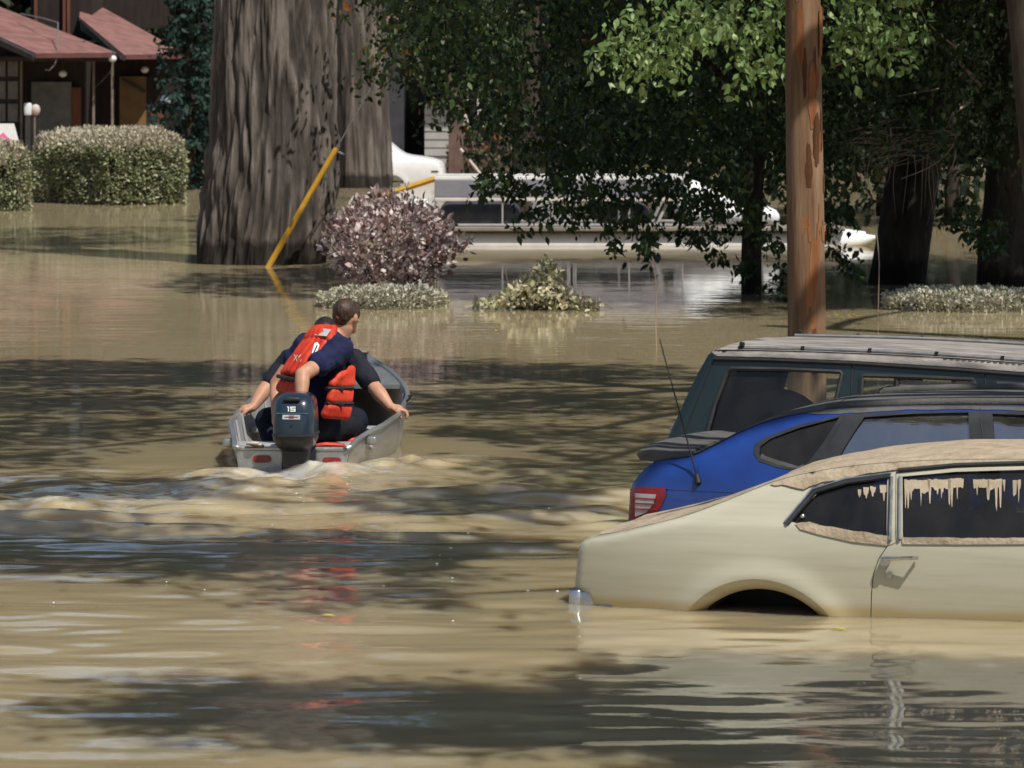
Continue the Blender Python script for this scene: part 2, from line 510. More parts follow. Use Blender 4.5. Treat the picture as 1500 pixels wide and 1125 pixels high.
def inset(poly, d):
    poly = np.asarray(poly, float); n = len(poly)
    area = .5*sum(poly[i][0]*poly[(i+1) % n][1]-poly[(i+1) % n][0]*poly[i][1] for i in range(n))
    sg = 1 if area > 0 else -1
    out = []
    for i in range(n):
        t1 = poly[i]-poly[i-1]; t2 = poly[(i+1) % n]-poly[i]
        n1 = np.array([-t1[1], t1[0]])/(np.hypot(*t1)+1e-9); n2 = np.array([-t2[1], t2[0]])/(np.hypot(*t2)+1e-9)
        m_ = (n1+n2); m_ /= (np.hypot(*m_)+1e-9)
        out.append(poly[i]+sg*m_*d)
    return np.array(out)

UDIR = np.array([.952, -.306]); NDIR = np.array([-.306, -.952])

class Car:
    def __init__(s, name, label, anchor, w0, zm, zb, low, upc, tum, rr, rad, cat="car", yaw=None, floor=-.6):
        s.U, s.Nn = (UDIR, NDIR) if yaw is None else (np.array([math.cos(yaw), math.sin(yaw)]), np.array([math.sin(yaw), -math.cos(yaw)]))
        a = np.array([anchor.x, anchor.y]); s.w0 = w0
        s.C = a - s.Nn*w0
        s.zm, s.zb, s.low, s.upc, s.tum, s.rr, s.rad = zm, zb, low, upc, tum, rr, rad
        s.sil = None; s.arches = []; s.ends = None
        s.root = empty(name, (s.C[0], s.C[1], 0), math.atan2(s.U[1], s.U[0]))
        tag(s.root, label, cat)
    def side(s, u, z, raw=False):
        u = np.asarray(u, float); z = np.asarray(z, float)
        w = s.w0 - s.low*np.maximum(0, s.zm-z)**2 - s.upc*np.minimum(np.maximum(0, z-s.zm), s.zb-s.zm)**2 - s.tum*np.maximum(0, z-s.zb)
        if s.ends:
            u0, u1 = s.ends
            w = w - .10*np.clip((u0+.7-u)/.7, 0, 1.2)**2 - .14*np.clip((u-u1+.8)/.8, 0, 1.2)**2
        for (au, az, R, fl) in s.arches:
            r = np.hypot(u-au, z-az)
            w = w + np.where(r >= R+.055, fl*np.exp(-((r-R-.055)/.07)**2), fl)
        if s.sil is not None and not raw:
            d = pl_dist(s.sil, np.stack([u.ravel(), z.ravel()], 1)).reshape(u.shape)
            t = np.clip(1-d/s.rad, 0, 1)
            w = w - s.rr*(1-np.sqrt(np.maximum(0, 1-t*t*.98)))
        return w
    def uz(s, px, py, it=4):
        d = np.array([(px-CX)/F, 1.0]); sl = -(py-HY)/F
        sv = s.w0
        for _ in range(it):
            t = (sv + s.C@s.Nn)/(d@s.Nn)
            p = d*t; u = (p-s.C)@s.U; z = EYE+sl*t
            sv = float(s.side(np.array([u]), np.array([z]))[0])
        return (u, z)
    def pxl(s, pts): return [s.uz(x, y) for x, y in pts]
    def p3(s, u, z, off=0.0, sgn=1):
        return Vector((u, -sgn*(float(s.side(np.array([u]), np.array([z]))[0])+off), z))
    def panel(s, name, outline, mat, holes=(), off=0.0, step=.04, parent=None, both=True, thick=0.0, sgns=None):
        "a piece of the side skin; both=True gives near and far side in one mesh"
        V, T = fill2d(outline, holes, step)
        w = s.side(V[:, 0], V[:, 1])+off
        e = 1e-3
        du = (s.side(V[:, 0]+e, V[:, 1])-s.side(V[:, 0]-e, V[:, 1]))/(2*e)
        dz = (s.side(V[:, 0], V[:, 1]+e)-s.side(V[:, 0], V[:, 1]-e))/(2*e)
        a = V[T]; ar = (a[:,1,0]-a[:,0,0])*(a[:,2,1]-a[:,0,1])-(a[:,2,0]-a[:,0,0])*(a[:,1,1]-a[:,0,1])
        T = np.where(ar[:, None] > 0, T, T[:, ::-1])
        first = None
        for sg in (sgns or ((1, -1) if both else (1,))):
            nn = np.stack([-du, -sg*np.ones_like(du), -dz], 1); nn /= np.linalg.norm(nn, axis=1)[:, None]
            me = np_mesh(name, np.stack([V[:, 0], -sg*w, V[:, 1]], 1), T if sg > 0 else T[:, ::-1], mat)
            me.normals_split_custom_set_from_vertices(nn.tolist())
            o = obj(name, me, parent or s.root)
            first = first or o
        return first
    def ribbon(s, name, line, mat, off=0.0, crown=.03, m=16, parent=None, step=.05, rough=0.0, edge=0.0, q0=-1, q1=1, edgenoise=0.0):
        L = dens(line, step, False); n = len(L)
        tn = np.gradient(L, axis=0); tn /= np.linalg.norm(tn, axis=1)[:, None]+1e-9
        nrm = np.stack([-tn[:, 1], tn[:, 0]], 1)
        hw = s.side(L[:, 0], L[:, 1])
        q = np.linspace(q0, q1, m+1)
        A = hw[:, None]-edge*np.ones(n)[:, None]
        if edgenoise: A = A - edgenoise*vnoise(L[:, 0]*9, L[:, 0]*0+1)[:, None]
        Yv = -q[None, :]*A
        qq = 1-np.abs(Yv/hw[:, None]).clip(0, 1)**8
        bul = crown*(1-(Yv/hw[:, None])**2)+off*(.25+.75*qq)
        if rough: bul = bul+qq*rough*(fbm(L[:, 0][:, None]*5+Yv*0, Yv*5, o=4)-.35)
        V = np.stack([L[:, 0][:, None]+nrm[:, 0][:, None]*bul, Yv, L[:, 1][:, None]+nrm[:, 1][:, None]*bul], -1)
        idx = np.arange(n*(m+1)).reshape(n, m+1)
        Q = np.stack([idx[:-1, :-1], idx[:-1, 1:], idx[1:, 1:], idx[1:, :-1]], -1).reshape(-1, 4)
        return obj(name, np_mesh(name, V.reshape(-1, 3), Q[:, ::-1], mat), parent or s.root)
    def trim(s, name, line, r, mat, off=0.0, closed=False, parent=None, both=True, flat=1.0, step=.05, n=6):
        L = dens(line, step, closed)
        if closed: L = np.vstack([L, L[:1]])
        first = None
        for sg in ((1, -1) if both else (1,)):
            o = MB().tube([s.p3(u, z, off, sg) for u, z in L], r, n, flat=flat).build(name, mat, parent or s.root, True)
            first = first or o
        return first
    def wheel(s, au, az, R, sg, rim):
        y = -sg*(s.w0-.13)
        mb = MB(); n = 28
        prof = [(.10, R*.62), (.105, R*.72), (.10, R*.9), (.085, R*.97), (-.085, R*.97), (-.10, R*.9), (-.105, R*.7), (-.1, R*.6)]
        vs = []; fs = []
        for k in range(n):
            th = 2*math.pi*k/n
            for (o, r) in prof: vs.append((au+r*math.cos(th), y-o*sg, az+r*math.sin(th)))
        m_ = len(prof)
        for k in range(n):
            for i in range(m_-1):
                fs.append((k*m_+i, k*m_+i+1, ((k+1) % n)*m_+i+1, ((k+1) % n)*m_+i))
        mb.add(vs, fs)
        w = mb.build('wheel', M['black'], s.root, True)
        rb = MB()
        rb.tube([(au, y-.085*sg, az), (au, y+.07*sg, az)], R*.63, 24)
        rb.tube([(au, y-.11*sg, az), (au, y-.08*sg, az)], R*.2, 14)
        rb.build('rim', rim, w, True)
    def arch_lip(s, au, az, R, mat, zb):
        "the inward-rolled edge of a wheel arch"
        for sg in (1, -1):
            rs = [R+.0555, R+.05, R+.03, R+.01, R]; ins = [0, -.002, -.018, -.042, -.075]
            V = []; th = np.linspace(math.asin(max(-1, (zb-az)/R)), math.pi-math.asin(max(-1, (zb-az)/R)), 60)
            for r, i_ in zip(rs, ins):
                u = au+r*np.cos(th); z = az+r*np.sin(th); w = s.side(u, z)+i_
                V.append(np.stack([u, -sg*w, z], 1))
            idx = np.arange(5*60).reshape(5, 60)
            Q = np.stack([idx[:-1, :-1], idx[:-1, 1:], idx[1:, 1:], idx[1:, :-1]], -1).reshape(-1, 4)
            obj('arch_lip', np_mesh('arch_lip', np.concatenate(V), Q if sg < 0 else Q[:, ::-1], mat), s.root)
    def liner(s, outline, holes, zmax=None):
        s.panel('interior_trim', outline, M['interior'], holes, -.07, .09)
    def seats(s, u_list, zt, mat=None):
        for u in u_list:
            for y in (-.36, .36):
                mb = MB()
                mb.box((u, y, zt-.33), (.16, .48, .62), Matrix.Rotation(-.2, 3, 'Y'), .06)
                mb.box((u+.28, y, zt-.62), (.5, .5, .16), None, .06)
                mb.box((u-.07, y, zt+.06), (.08, .24, .16), None, .035)
                mb.build('seat', mat or M['interior'], s.root, True)

def arch_pts(au, az, R, zbot, n=40, rev=True):
    a0 = math.asin(max(-1, min(1, (zbot-az)/R)))
    th = np.linspace(a0, math.pi-a0, n)
    return [(au+R*math.cos(t), az+R*math.sin(t)) for t in th]     # front to rear

# ---- cream coupe, half drowned
def cream_coupe():
    c = Car("coupe_car", "cream two-door coupe caked with brown mud on roof and windows", W(862, 888.5), .80, .26, .40, .30, .9, .46, .032, .045)
    top_px = [(866,787),(900,781),(950,770),(1000,757),(1050,739),(1100,719),(1140,704),(1190,692),(1250,683),(1310,678),(1370,675),(1430,674),(1500,674),(1580,677),(1640,686),(1720,718),(1800,757),(1880,775),(1980,790),(2060,806)]
    tail_px = [(858,905),(857,876),(842,868),(840,858),(843,828),(846,803),(852,792),(866,787)]
    nose_px = [(2060,806),(2084,822),(2088,850),(2080,900)]
    c.ends = (c.uz(845,830)[0], c.uz(2085,850)[0])
    tail = [c.uz(x, y) for x, y in tail_px]
    top = smooth_line([c.uz(x, y) for x, y in top_px], 5)
    nose = [c.uz(x, y) for x, y in nose_px]
    sil = tail[:-1]+top+nose[1:]
    c.sil = np.array(dens(sil, .04, False))
    # re-project once the rounding is known
    ru, rz = c.uz(1112, 903); R = .392
    rz = -.285
    fu = ru+2.56; c.arches = [(ru, rz, R, .022), (fu, rz, R, .022)]
    zb = -.42
    bottom = [(nose[-1][0], zb)]
    for au in (fu, ru): bottom += arch_pts(au, rz, R+.055, zb)
    bottom += [(tail[0][0], zb)]
    for au in (fu, ru): c.arch_lip(au, rz, R, M['cream'], zb)
    outline = [tuple(p) for p in sil]+bottom
    q_px = [(1158,764),(1197,723),(1240,709),(1300,700),(1299,790),(1240,780),(1185,771)]
    d_px = [(1322,698),(1400,691),(1500,688),(1590,692),(1635,705),(1668,735),(1698,790),(1500,791),(1323,790)]
    qw = c.pxl(q_px); dw = c.pxl(d_px)
    seam = c.pxl([(1312,692),(1312,795),(1299,800),(1287,818),(1279,840),(1276,870),(1275,915)])
    fr = c.pxl([(1718,915),(1716,860),(1712,800),(1690,765),(1640,699),(1590,686),(1500,681.5),(1400,684)])
    door = [(seam[-1][0], zb+.12)]+seam[::-1]+fr[::-1]+[(fr[0][0], zb+.12)]
    door = [tuple(p) for p in door]
    c.panel('body_side', outline, M['cream'], [qw, door], 0, .024)
    for sg in (1, -1):
        dr = c.panel('door', inset(door, .004), M['cream'], [dw], 0.0, .035, sgns=(sg,))
        # handle: pull bar, base, lock
        h0 = c.uz(1296, 818); h1 = c.uz(1340, 817); lk = c.uz(1303, 842)
        mb = MB(); mb.tube([c.p3(h0[0]-.01, h0[1], .03, sg), c.p3(h1[0], h1[1]+.004, .045, sg), c.p3(h1[0]+.015, h1[1], .012, sg)], [.010, .009, .008], 8)
        mb.tube([c.p3(h0[0]+.006, h0[1]-.012, -.01, sg), c.p3(h0[0]+.006, h0[1]-.012, .036, sg)], .022, 14)
        mb.build('handle', M['chrome'], dr, True)
        mb = MB(); mb.tube([c.p3(lk[0], lk[1], -.01, sg), c.p3(lk[0], lk[1], .012, sg)], .017, 14); mb.build('lock', M['chrome'], dr, True)
        w = c.panel('window', inset(dw, -.012), M['tint'], off=-.014, step=.1, sgns=(sg,), parent=dr)
        w2 = c.panel('quarter_window', inset(qw, -.012), M['tint'], off=-.014, step=.1, sgns=(sg,))
        mb = MB(); e = c.uz(1176, 756); mb.sphere(c.p3(e[0], e[1], .004, sg), .012); mb.build('window_latch', M['chrome'], w2, True)
    c.trim('window_trim', c.pxl([(1152,768),(1194,720),(1240,706),(1304,697)]), .013, M['darktrim'], .002)
    c.trim('window_trim', c.pxl([(1150,764),(1190,716),(1238,701),(1306,692)]), .006, M['chrome'], .006)
    c.trim('drip_rail', c.pxl([(1316,688.5),(1400,681),(1500,677.5),(1590,682),(1650,700),(1716,770)]), .011, M['darktrim'], .006)
    c.trim('post_trim', c.pxl([(1306,699),(1304,792)]), .019, M['chrome'], .0, flat=.5)
    c.trim('post_trim', c.pxl([(1319,698),(1318.5,790)]), .014, M['chrome'], .004, flat=.6)
    c.ribbon('top_skin', sil, M['cream'], 0, .015)
    wsl = [p for p in top if c.uz(1648,668)[0] < p[0] < c.uz(1790,750)[0]]
    c.ribbon('windscreen', wsl, M['tint'], .006, .015, edge=.06)
    c.liner(outline, [inset(qw, -.01), inset(dw, -.01)])
    hl = [p for p in top if c.uz(1150,700)[0] < p[0] < c.uz(1640,668)[0]]
    c.ribbon('headliner', hl, M['interior'], -.05, .02, edge=.03)
    c.seats([c.uz(1400,750)[0]], c.uz(1400,750)[1]-.02); c.seats([c.uz(1215,770)[0]], c.uz(1215,770)[1]-.12)
    # mud: a crust over tail deck and roof, ledges under the glass, runs down the panes
    deck = [p for p in top if p[0] < c.uz(1150,700)[0]]
    c.ribbon('mud_crust', deck[1:], M['mud'], .004, .017, rough=.016, edge=.012, m=26, step=.03, edgenoise=.015)
    roof = [p for p in top if c.uz(1130,705)[0] < p[0] < c.uz(1650,667)[0]]
    c.ribbon('mud_crust', roof, M['mud'], .009, .017, rough=.02, edge=.0, m=30, step=.025, edgenoise=.0)
    # mud hanging over the roof side, down to the drip rail
    up = [(1128,709),(1142,703.5),(1190,691.5),(1250,682.5),(1310,677.5),(1370,674.5),(1430,673.5),(1500,673.5),(1580,676.5),(1640,685.5)]
    dn = [(1652,694),(1590,683),(1500,678.5),(1440,680),(1400,682),(1360,684),(1316,688),(1280,693),(1240,700),(1205,706),(1190,711),(1178,716),(1168,714),(1158,712),(1146,710),(1136,711)]
    def rag(px, a, seed):
        o = []
        L = dens(px, 3, False)
        for i, p in enumerate(L):
            o.append((p[0], p[1]+a*(2.6*float(fbm(np.array([p[0]*.045+seed]), np.array([seed*1.7]), o=4)[0])-1.3)))
        return o
    c.panel('mud_crust', c.pxl(up)+c.pxl(rag(dn, 2.0, 3)), M['mud'], off=.009, step=.03)
    c.panel('mud_ledge', c.pxl(rag([(1165,766),(1186,765),(1215,772),(1260,779),(1301,784)], 2.5, 5))+c.pxl([(1300,799),(1250,794),(1200,783),(1172,775)]), M['mud'], off=.006, step=.03)
    c.panel('mud_ledge', c.pxl(rag([(1322,786),(1400,787),(1500,788),(1600,788),(1694,788)], 1.8, 9))+c.pxl([(1700,797),(1500,797),(1400,797.5),(1322,797)]), M['mud'], off=.006, step=.03)
    def drip(x0, x1, y0, y1, seed):
        "a sheet of mud with a ragged lower edge and single runs"
        r = random.Random(seed); xs = np.arange(x0, x1+.4, .7); w = x1-x0
        env = (y1-y0)*(.12+.30*fbm(xs*.11+seed*3.1, xs*0+seed, o=3))
        for _ in range(max(1, int(w/5))):
            c0 = r.uniform(x0+.8, x1-.8); ln = (y1-y0)*r.random()**.8*.8; wd = r.uniform(.7, 1.9)
            env = np.maximum(env, ln*np.exp(-((xs-c0)/wd)**4)+(y1-y0)*.1)
        env *= np.clip(np.minimum(xs-x0, x1-xs)/1.2+.25, 0, 1)
        tp = 2.5*fbm(xs*.2+seed, xs*0, o=2)
        return [(x, y0+t) for x, t in zip(xs, tp)]+[(x, y0+3+e_) for x, e_ in zip(xs[::-1], env[::-1])]
    k = 0
    for (x0, x1, y0, y1) in ((1324,1362,702,752),(1358,1392,701,744),(1388,1411,700,745),(1425,1449,701,738),(1446,1467,701,756),(1468,1472,702,722),(1483,1489,702,776),(1490,1495,702,738),(1256,1261,716,738),(1264,1272,713,742),(1274,1282,712,733),(1288,1301,709,742),(1540,1580,700,745),(1600,1622,706,740)):
        k += 1
        c.panel('mud_run', c.pxl(drip(x0, x1, y0, y1, k)), M['mud_run'], off=-.009, step=.03, both=False)
    # bumper end and chrome strip
    b0 = c.uz(832, 864); b1 = c.uz(851, 890)
    mb = MB(); cw = float(c.side(np.array([c.uz(860,880)[0]]), np.array([b0[1]-.03]))[0])
    zc = (b0[1]+b1[1])/2-.01
    mb.box(((b0[0]+b1[0])/2+.01, 0, zc), (.062, 2*cw+.05, .115), None, .012)
    for sg in (1, -1): mb.box((b1[0]+.05, -sg*(cw+.005), zc), (.13, .03, .10), None, .012)
    mb.build('bumper', M['chrome'], c.root, True)
    mb = MB(); mb.box((c.uz(2096,850)[0], 0, zc), (.07, 2*cw, .12), None, .03); mb.build('bumper', M['chrome'], c.root, True)
    mb = MB(); mb.box((b1[0]+.015, 0, zc), (.05, 2*cw-.04, .17), None, .01); mb.build('bumper_gap', M['black'], c.root)
    p = c.uz(872, 887)
    c.trim('side_marker', c.pxl([(866,886.5),(896,888)]), .006, M['chrome'], .002)
    for sg in (1, -1):
        mb = MB(); mb.box((c.ends[0]+.075, -sg*.45, .24), (.05, .30, .12), None, .015); mb.build('tail_light', M['redlens'], c.root, True)
        mb = MB(); mb.sphere((c.ends[1]-.03, -sg*.5, .2), .10, sc=(.4,1,1)); mb.build('headlight', M['clearlens'], c.root, True)
        for au in (ru, fu): c.wheel(au, -.285, .29, sg, M['chrome'])
    for au in (ru, fu):
        pts = arch_pts(au, -.285, R-.004, -.4, 16)
        for sg in (1, -1):
            mb = MB()
            y0, y1 = -sg*(c.w0-.06), -sg*(c.w0-.42)
            vs = [(u, y0, z) for u, z in pts]+[(u, y1, z) for u, z in pts]; n = len(pts)
            mb.add(vs, [(i, i+1, n+i+1, n+i) for i in range(n-1)]+[tuple(range(n, 2*n))])
            mb.build('wheel_well', M['black'], c.root)
    return c

M['mud_run'] = mat_noise("mud_run", (.36,.30,.21), (.50,.42,.32), 9, .95, .003, 40, spec=.1)

# ---- blue hatchback
def blue_hatch():
    c = Car("hatchback_car", "bright blue hatchback with grey silt over its rear glass and roof", W(932, 826), .85, .30, .50, .35, .8, .42, .05, .08)
    top_px = [(946,684),(960,676),(985,672),(1010,668),(1045,652),(1080,634),(1120,618),(1160,608),(1205,601),(1260,598),(1330,596),(1420,595),(1500,596),(1600,602),(1680,614),(1760,640),(1840,690),(1900,710),(1990,730),(2060,750)]
    tail_px = [(922,840),(917,800),(917,765),(919,735),(923,712),(932,698),(946,684)]
    nose_px = [(2060,750),(2090,775),(2096,810),(2090,840)]
    c.ends = (c.uz(918,760)[0], c.uz(2094,800)[0])
    tail = c.pxl(tail_px); top = smooth_line(c.pxl(top_px), 5); nose = c.pxl(nose_px)
    sil = smooth_line(tail, 3)[:-1]+top+nose[1:]
    c.sil = np.array(dens(sil, .04, False))
    ru = c.uz(1080,826)[0]; fu = ru+2.6; R = .36; az = -.30
    c.arches = [(ru, az, R, .012), (fu, az, R, .012)]
    zb = -.42
    bottom = [(nose[-1][0], zb)]
    for au in (fu, ru): bottom += arch_pts(au, az, R+.055, zb)
    for au in (fu, ru): c.arch_lip(au, az, R, M['blue'], zb)
    outline = [tuple(p) for p in sil]+bottom+[(tail[0][0], zb)]
    q = c.pxl([(1112,666),(1114,654),(1128,643),(1170,627),(1230,611),(1205,650),(1176,687)])
    d1 = c.pxl([(1222,684),(1238,654),(1266,611),(1340,606),(1419,604),(1421,655),(1422,690)])
    d2 = c.pxl([(1454,606),(1540,609),(1620,622),(1670,646),(1710,694),(1460,692)])
    c.panel('body_side', outline, M['blue'], [q, d1, d2], 0, .035)
    # black surrounds of the glass
    blk = c.pxl([(1104,664),(1105,652),(1120,641),(1170,622),(1232,608),(1266,605),(1340,603),(1420,602),(1500,603),(1620,616),(1680,642),(1724,698),(1460,698),(1300,698),(1214,694),(1176,691),(1140,685),(1112,676)])
    c.panel('window_surround', blk, M['darktrim'], [q, d1, d2], .003, .04)
    for nm, w, mt in (('quarter_window', q, 'tint'), ('window', d1, 'dustyglass'), ('window', d2, 'dustyglass')):
        for sg in (1, -1): c.panel(nm, inset(w, -.01), M[mt], off=-.008, step=.1, sgns=(sg,))
    c.panel('silt_ledge', c.pxl([(1116,664),(1122,668),(1140,674),(1170,683),(1178,680),(1176,688),(1140,681),(1114,671)]), M['graymud'], off=.004, step=.03, both=False)
    c.trim('door_seam', c.pxl([(1436,598),(1440,640),(1442,700),(1440,800)]), .003, M['black'], .003)
    c.trim('door_seam', c.pxl([(1240,607),(1205,665),(1190,700),(1188,740),(1200,790)]), .003, M['black'], .001)
    c.trim('shoulder_crease', c.pxl([(975,716),(1030,719),(1095,722),(1200,726),(1420,735)]), .004, M['blue'], -.001)
    c.ribbon('top_skin', sil, M['blue'], 0, .014)
    wsl = [p for p in top if c.uz(1690,604)[0] < p[0] < c.uz(1830,685)[0]]
    c.ribbon('windscreen', wsl, M['tint'], .006, .014, edge=.06)
    hat = [p for p in top if c.uz(955,680)[0] < p[0] < c.uz(1212,586)[0]]
    c.ribbon('silt_layer', hat, M['graymud'], .006, .016, rough=.008, edge=-.012, m=24, step=.03)
    roof = [p for p in top if c.uz(1200,588)[0] < p[0] < c.uz(1680,600)[0]]
    c.ribbon('silt_layer', roof, M['graymud'], .004, .016, rough=.006, edge=.0, m=24, step=.03)
    # silt on the side of the hatch pillar and along the roof edge
    up = [(1180,604.5),(1205,600.5),(1260,597.5),(1330,595.5),(1420,594.5),(1500,595.5),(1600,601.5)]
    dn = [(1600,609),(1500,601),(1420,600),(1330,601),(1270,603),(1225,606),(1195,607)]
    r = random.Random(4)
    dn = [(x, y+4*(float(fbm(np.array([x*.03]), np.array([2.2]), o=4)[0])-.5)) for x, y in [tuple(p) for p in dens(dn, 3, False)]]
    c.panel('silt_layer', c.pxl(up)+c.pxl(dn), M['graymud'], off=.004, step=.03)
    c.liner(outline, [inset(q, -.01), inset(d1, -.01), inset(d2, -.01)])
    c.ribbon('headliner', roof, M['interior'], -.05, .02, edge=.03)
    c.seats([c.uz(1500,650)[0]], c.uz(1500,650)[1]-.02); c.seats([c.uz(1290,660)[0]], c.uz(1290,660)[1]-.05)
    # roof rails
    for sg in (1, -1):
        rl = c.pxl([(1209,602),(1216,599),(1250,596),(1330,593.5),(1420,592.5),(1500,593),(1600,598),(1640,604)])
        mb = MB(); pts = [c.p3(u, z+.008, .0, sg)+Vector((0, sg*.05, 0)) for u, z in rl]
        mb.tube(pts, [.014]+[.024]*6+[.014], 10); mb.build('roof_rail', M['graymud'], c.root, True)
    # spoiler: lip that stands clear of the tail
    mb = MB(); n = 15
    e0 = c.uz(933, 664); e1 = c.uz(1010, 668); th = .028
    vs = []; fs = []
    hw = float(c.side(np.array([c.uz(960,690)[0]]), np.array([c.uz(960,690)[1]]))[0])-.05
    prof = [(0, .008), (.012, .022), (.08, .032), (.18, .022), (.30, .02), (.30, -.03), (.16, -.03), (.07, -.028), (.02, -.022)]
    for i in range(n):
        qv = -1+2*i/(n-1); yv = qv*hw; bk = .05*(1-qv*qv)
        for (du, dz) in prof: vs.append((e0[0]+du-bk+.0, yv, e0[1]+dz-.012*(abs(qv)**6)))
    k = len(prof)
    for i in range(n-1):
        for j in range(k): fs.append((i*k+j, i*k+(j+1) % k, (i+1)*k+(j+1) % k, (i+1)*k+j))
    fs.append(tuple(range(k))); fs.append(tuple((n-1)*k+j for j in range(k))[::-1])
    mb.add(vs, fs); mb.build('spoiler', M['graymud'], c.root, True)
    for (yy) in (-.5, .5):
        mb = MB(); mb.box((e0[0]+.10, yy, e0[1]-.06), (.12, .05, .09), None, .01); mb.build('spoiler_foot', M['darktrim'], c.root)
    # tail lights wrap round the corner
    for sg in (1, -1):
        tl = c.pxl([(924,716),(940,713),(976,715),(975,728),(968,744),(952,757),(934,764),(922,766)])
        t = c.panel('tail_light', tl, M['redlens'], off=.008, step=.03, sgns=(sg,))
        li = c.pxl([(931,722),(962,724),(958,738),(948,750),(931,757)])
        c.panel('lens', li, M['clearlens'], off=.011, step=.03, sgns=(sg,), parent=t)
        for (ya, yb) in ((729,731),(737,738),(745,746)):
            c.trim('lens_bar', c.pxl([(930,ya),(962,yb)]), .004, M['redlens'], .011, both=False, parent=t) if sg > 0 else None
        for au in (ru, fu): c.wheel(au, az, .30, sg, M['chrome'])
        mb = MB(); mb.box((c.ends[1]-.1, -sg*.6, .28), (.2, .3, .12), Matrix.Rotation(sg*.35, 3, 'Z'), .04); mb.build('headlight', M['clearlens'], c.root, True)
    mb = MB(); mb.box((c.ends[0]+.03, 0, .02), (.12, 1.5, .22), None, .05); mb.build('bumper', M['blue'], c.root, True)
    # aerial
    b = c.uz(1023, 705); t = c.uz(965, 497)
    p0 = c.p3(b[0], b[1], .0); a = empty('aerial', (0,0,0)); a.parent = c.root
    d = np.array([(965-CX)/F, 1.0]); tt = (c.w0-.02 + c.C@c.Nn)/(d@c.Nn); pp = d*tt
    p1 = Vector(((pp-c.C)@c.U, p0.y, EYE-(497-HY)/F*tt))
    col.objects.unlink(a); bpy.data.objects.remove(a)
    mb = MB(); mb.tube([p0, p0+(p1-p0)*.5, p1], [.0055, .004, .003], 6); mast = mb.build('aerial', M['black'], c.root)
    mb = MB(); mb.tube([p0+Vector((0,.02,-.02)), p0+Vector((0,-.012,.0)), p0+(p1-p0)*.045], [.02, .017, .010], 10); mb.build('aerial_base', M['black'], mast, True)
    return c

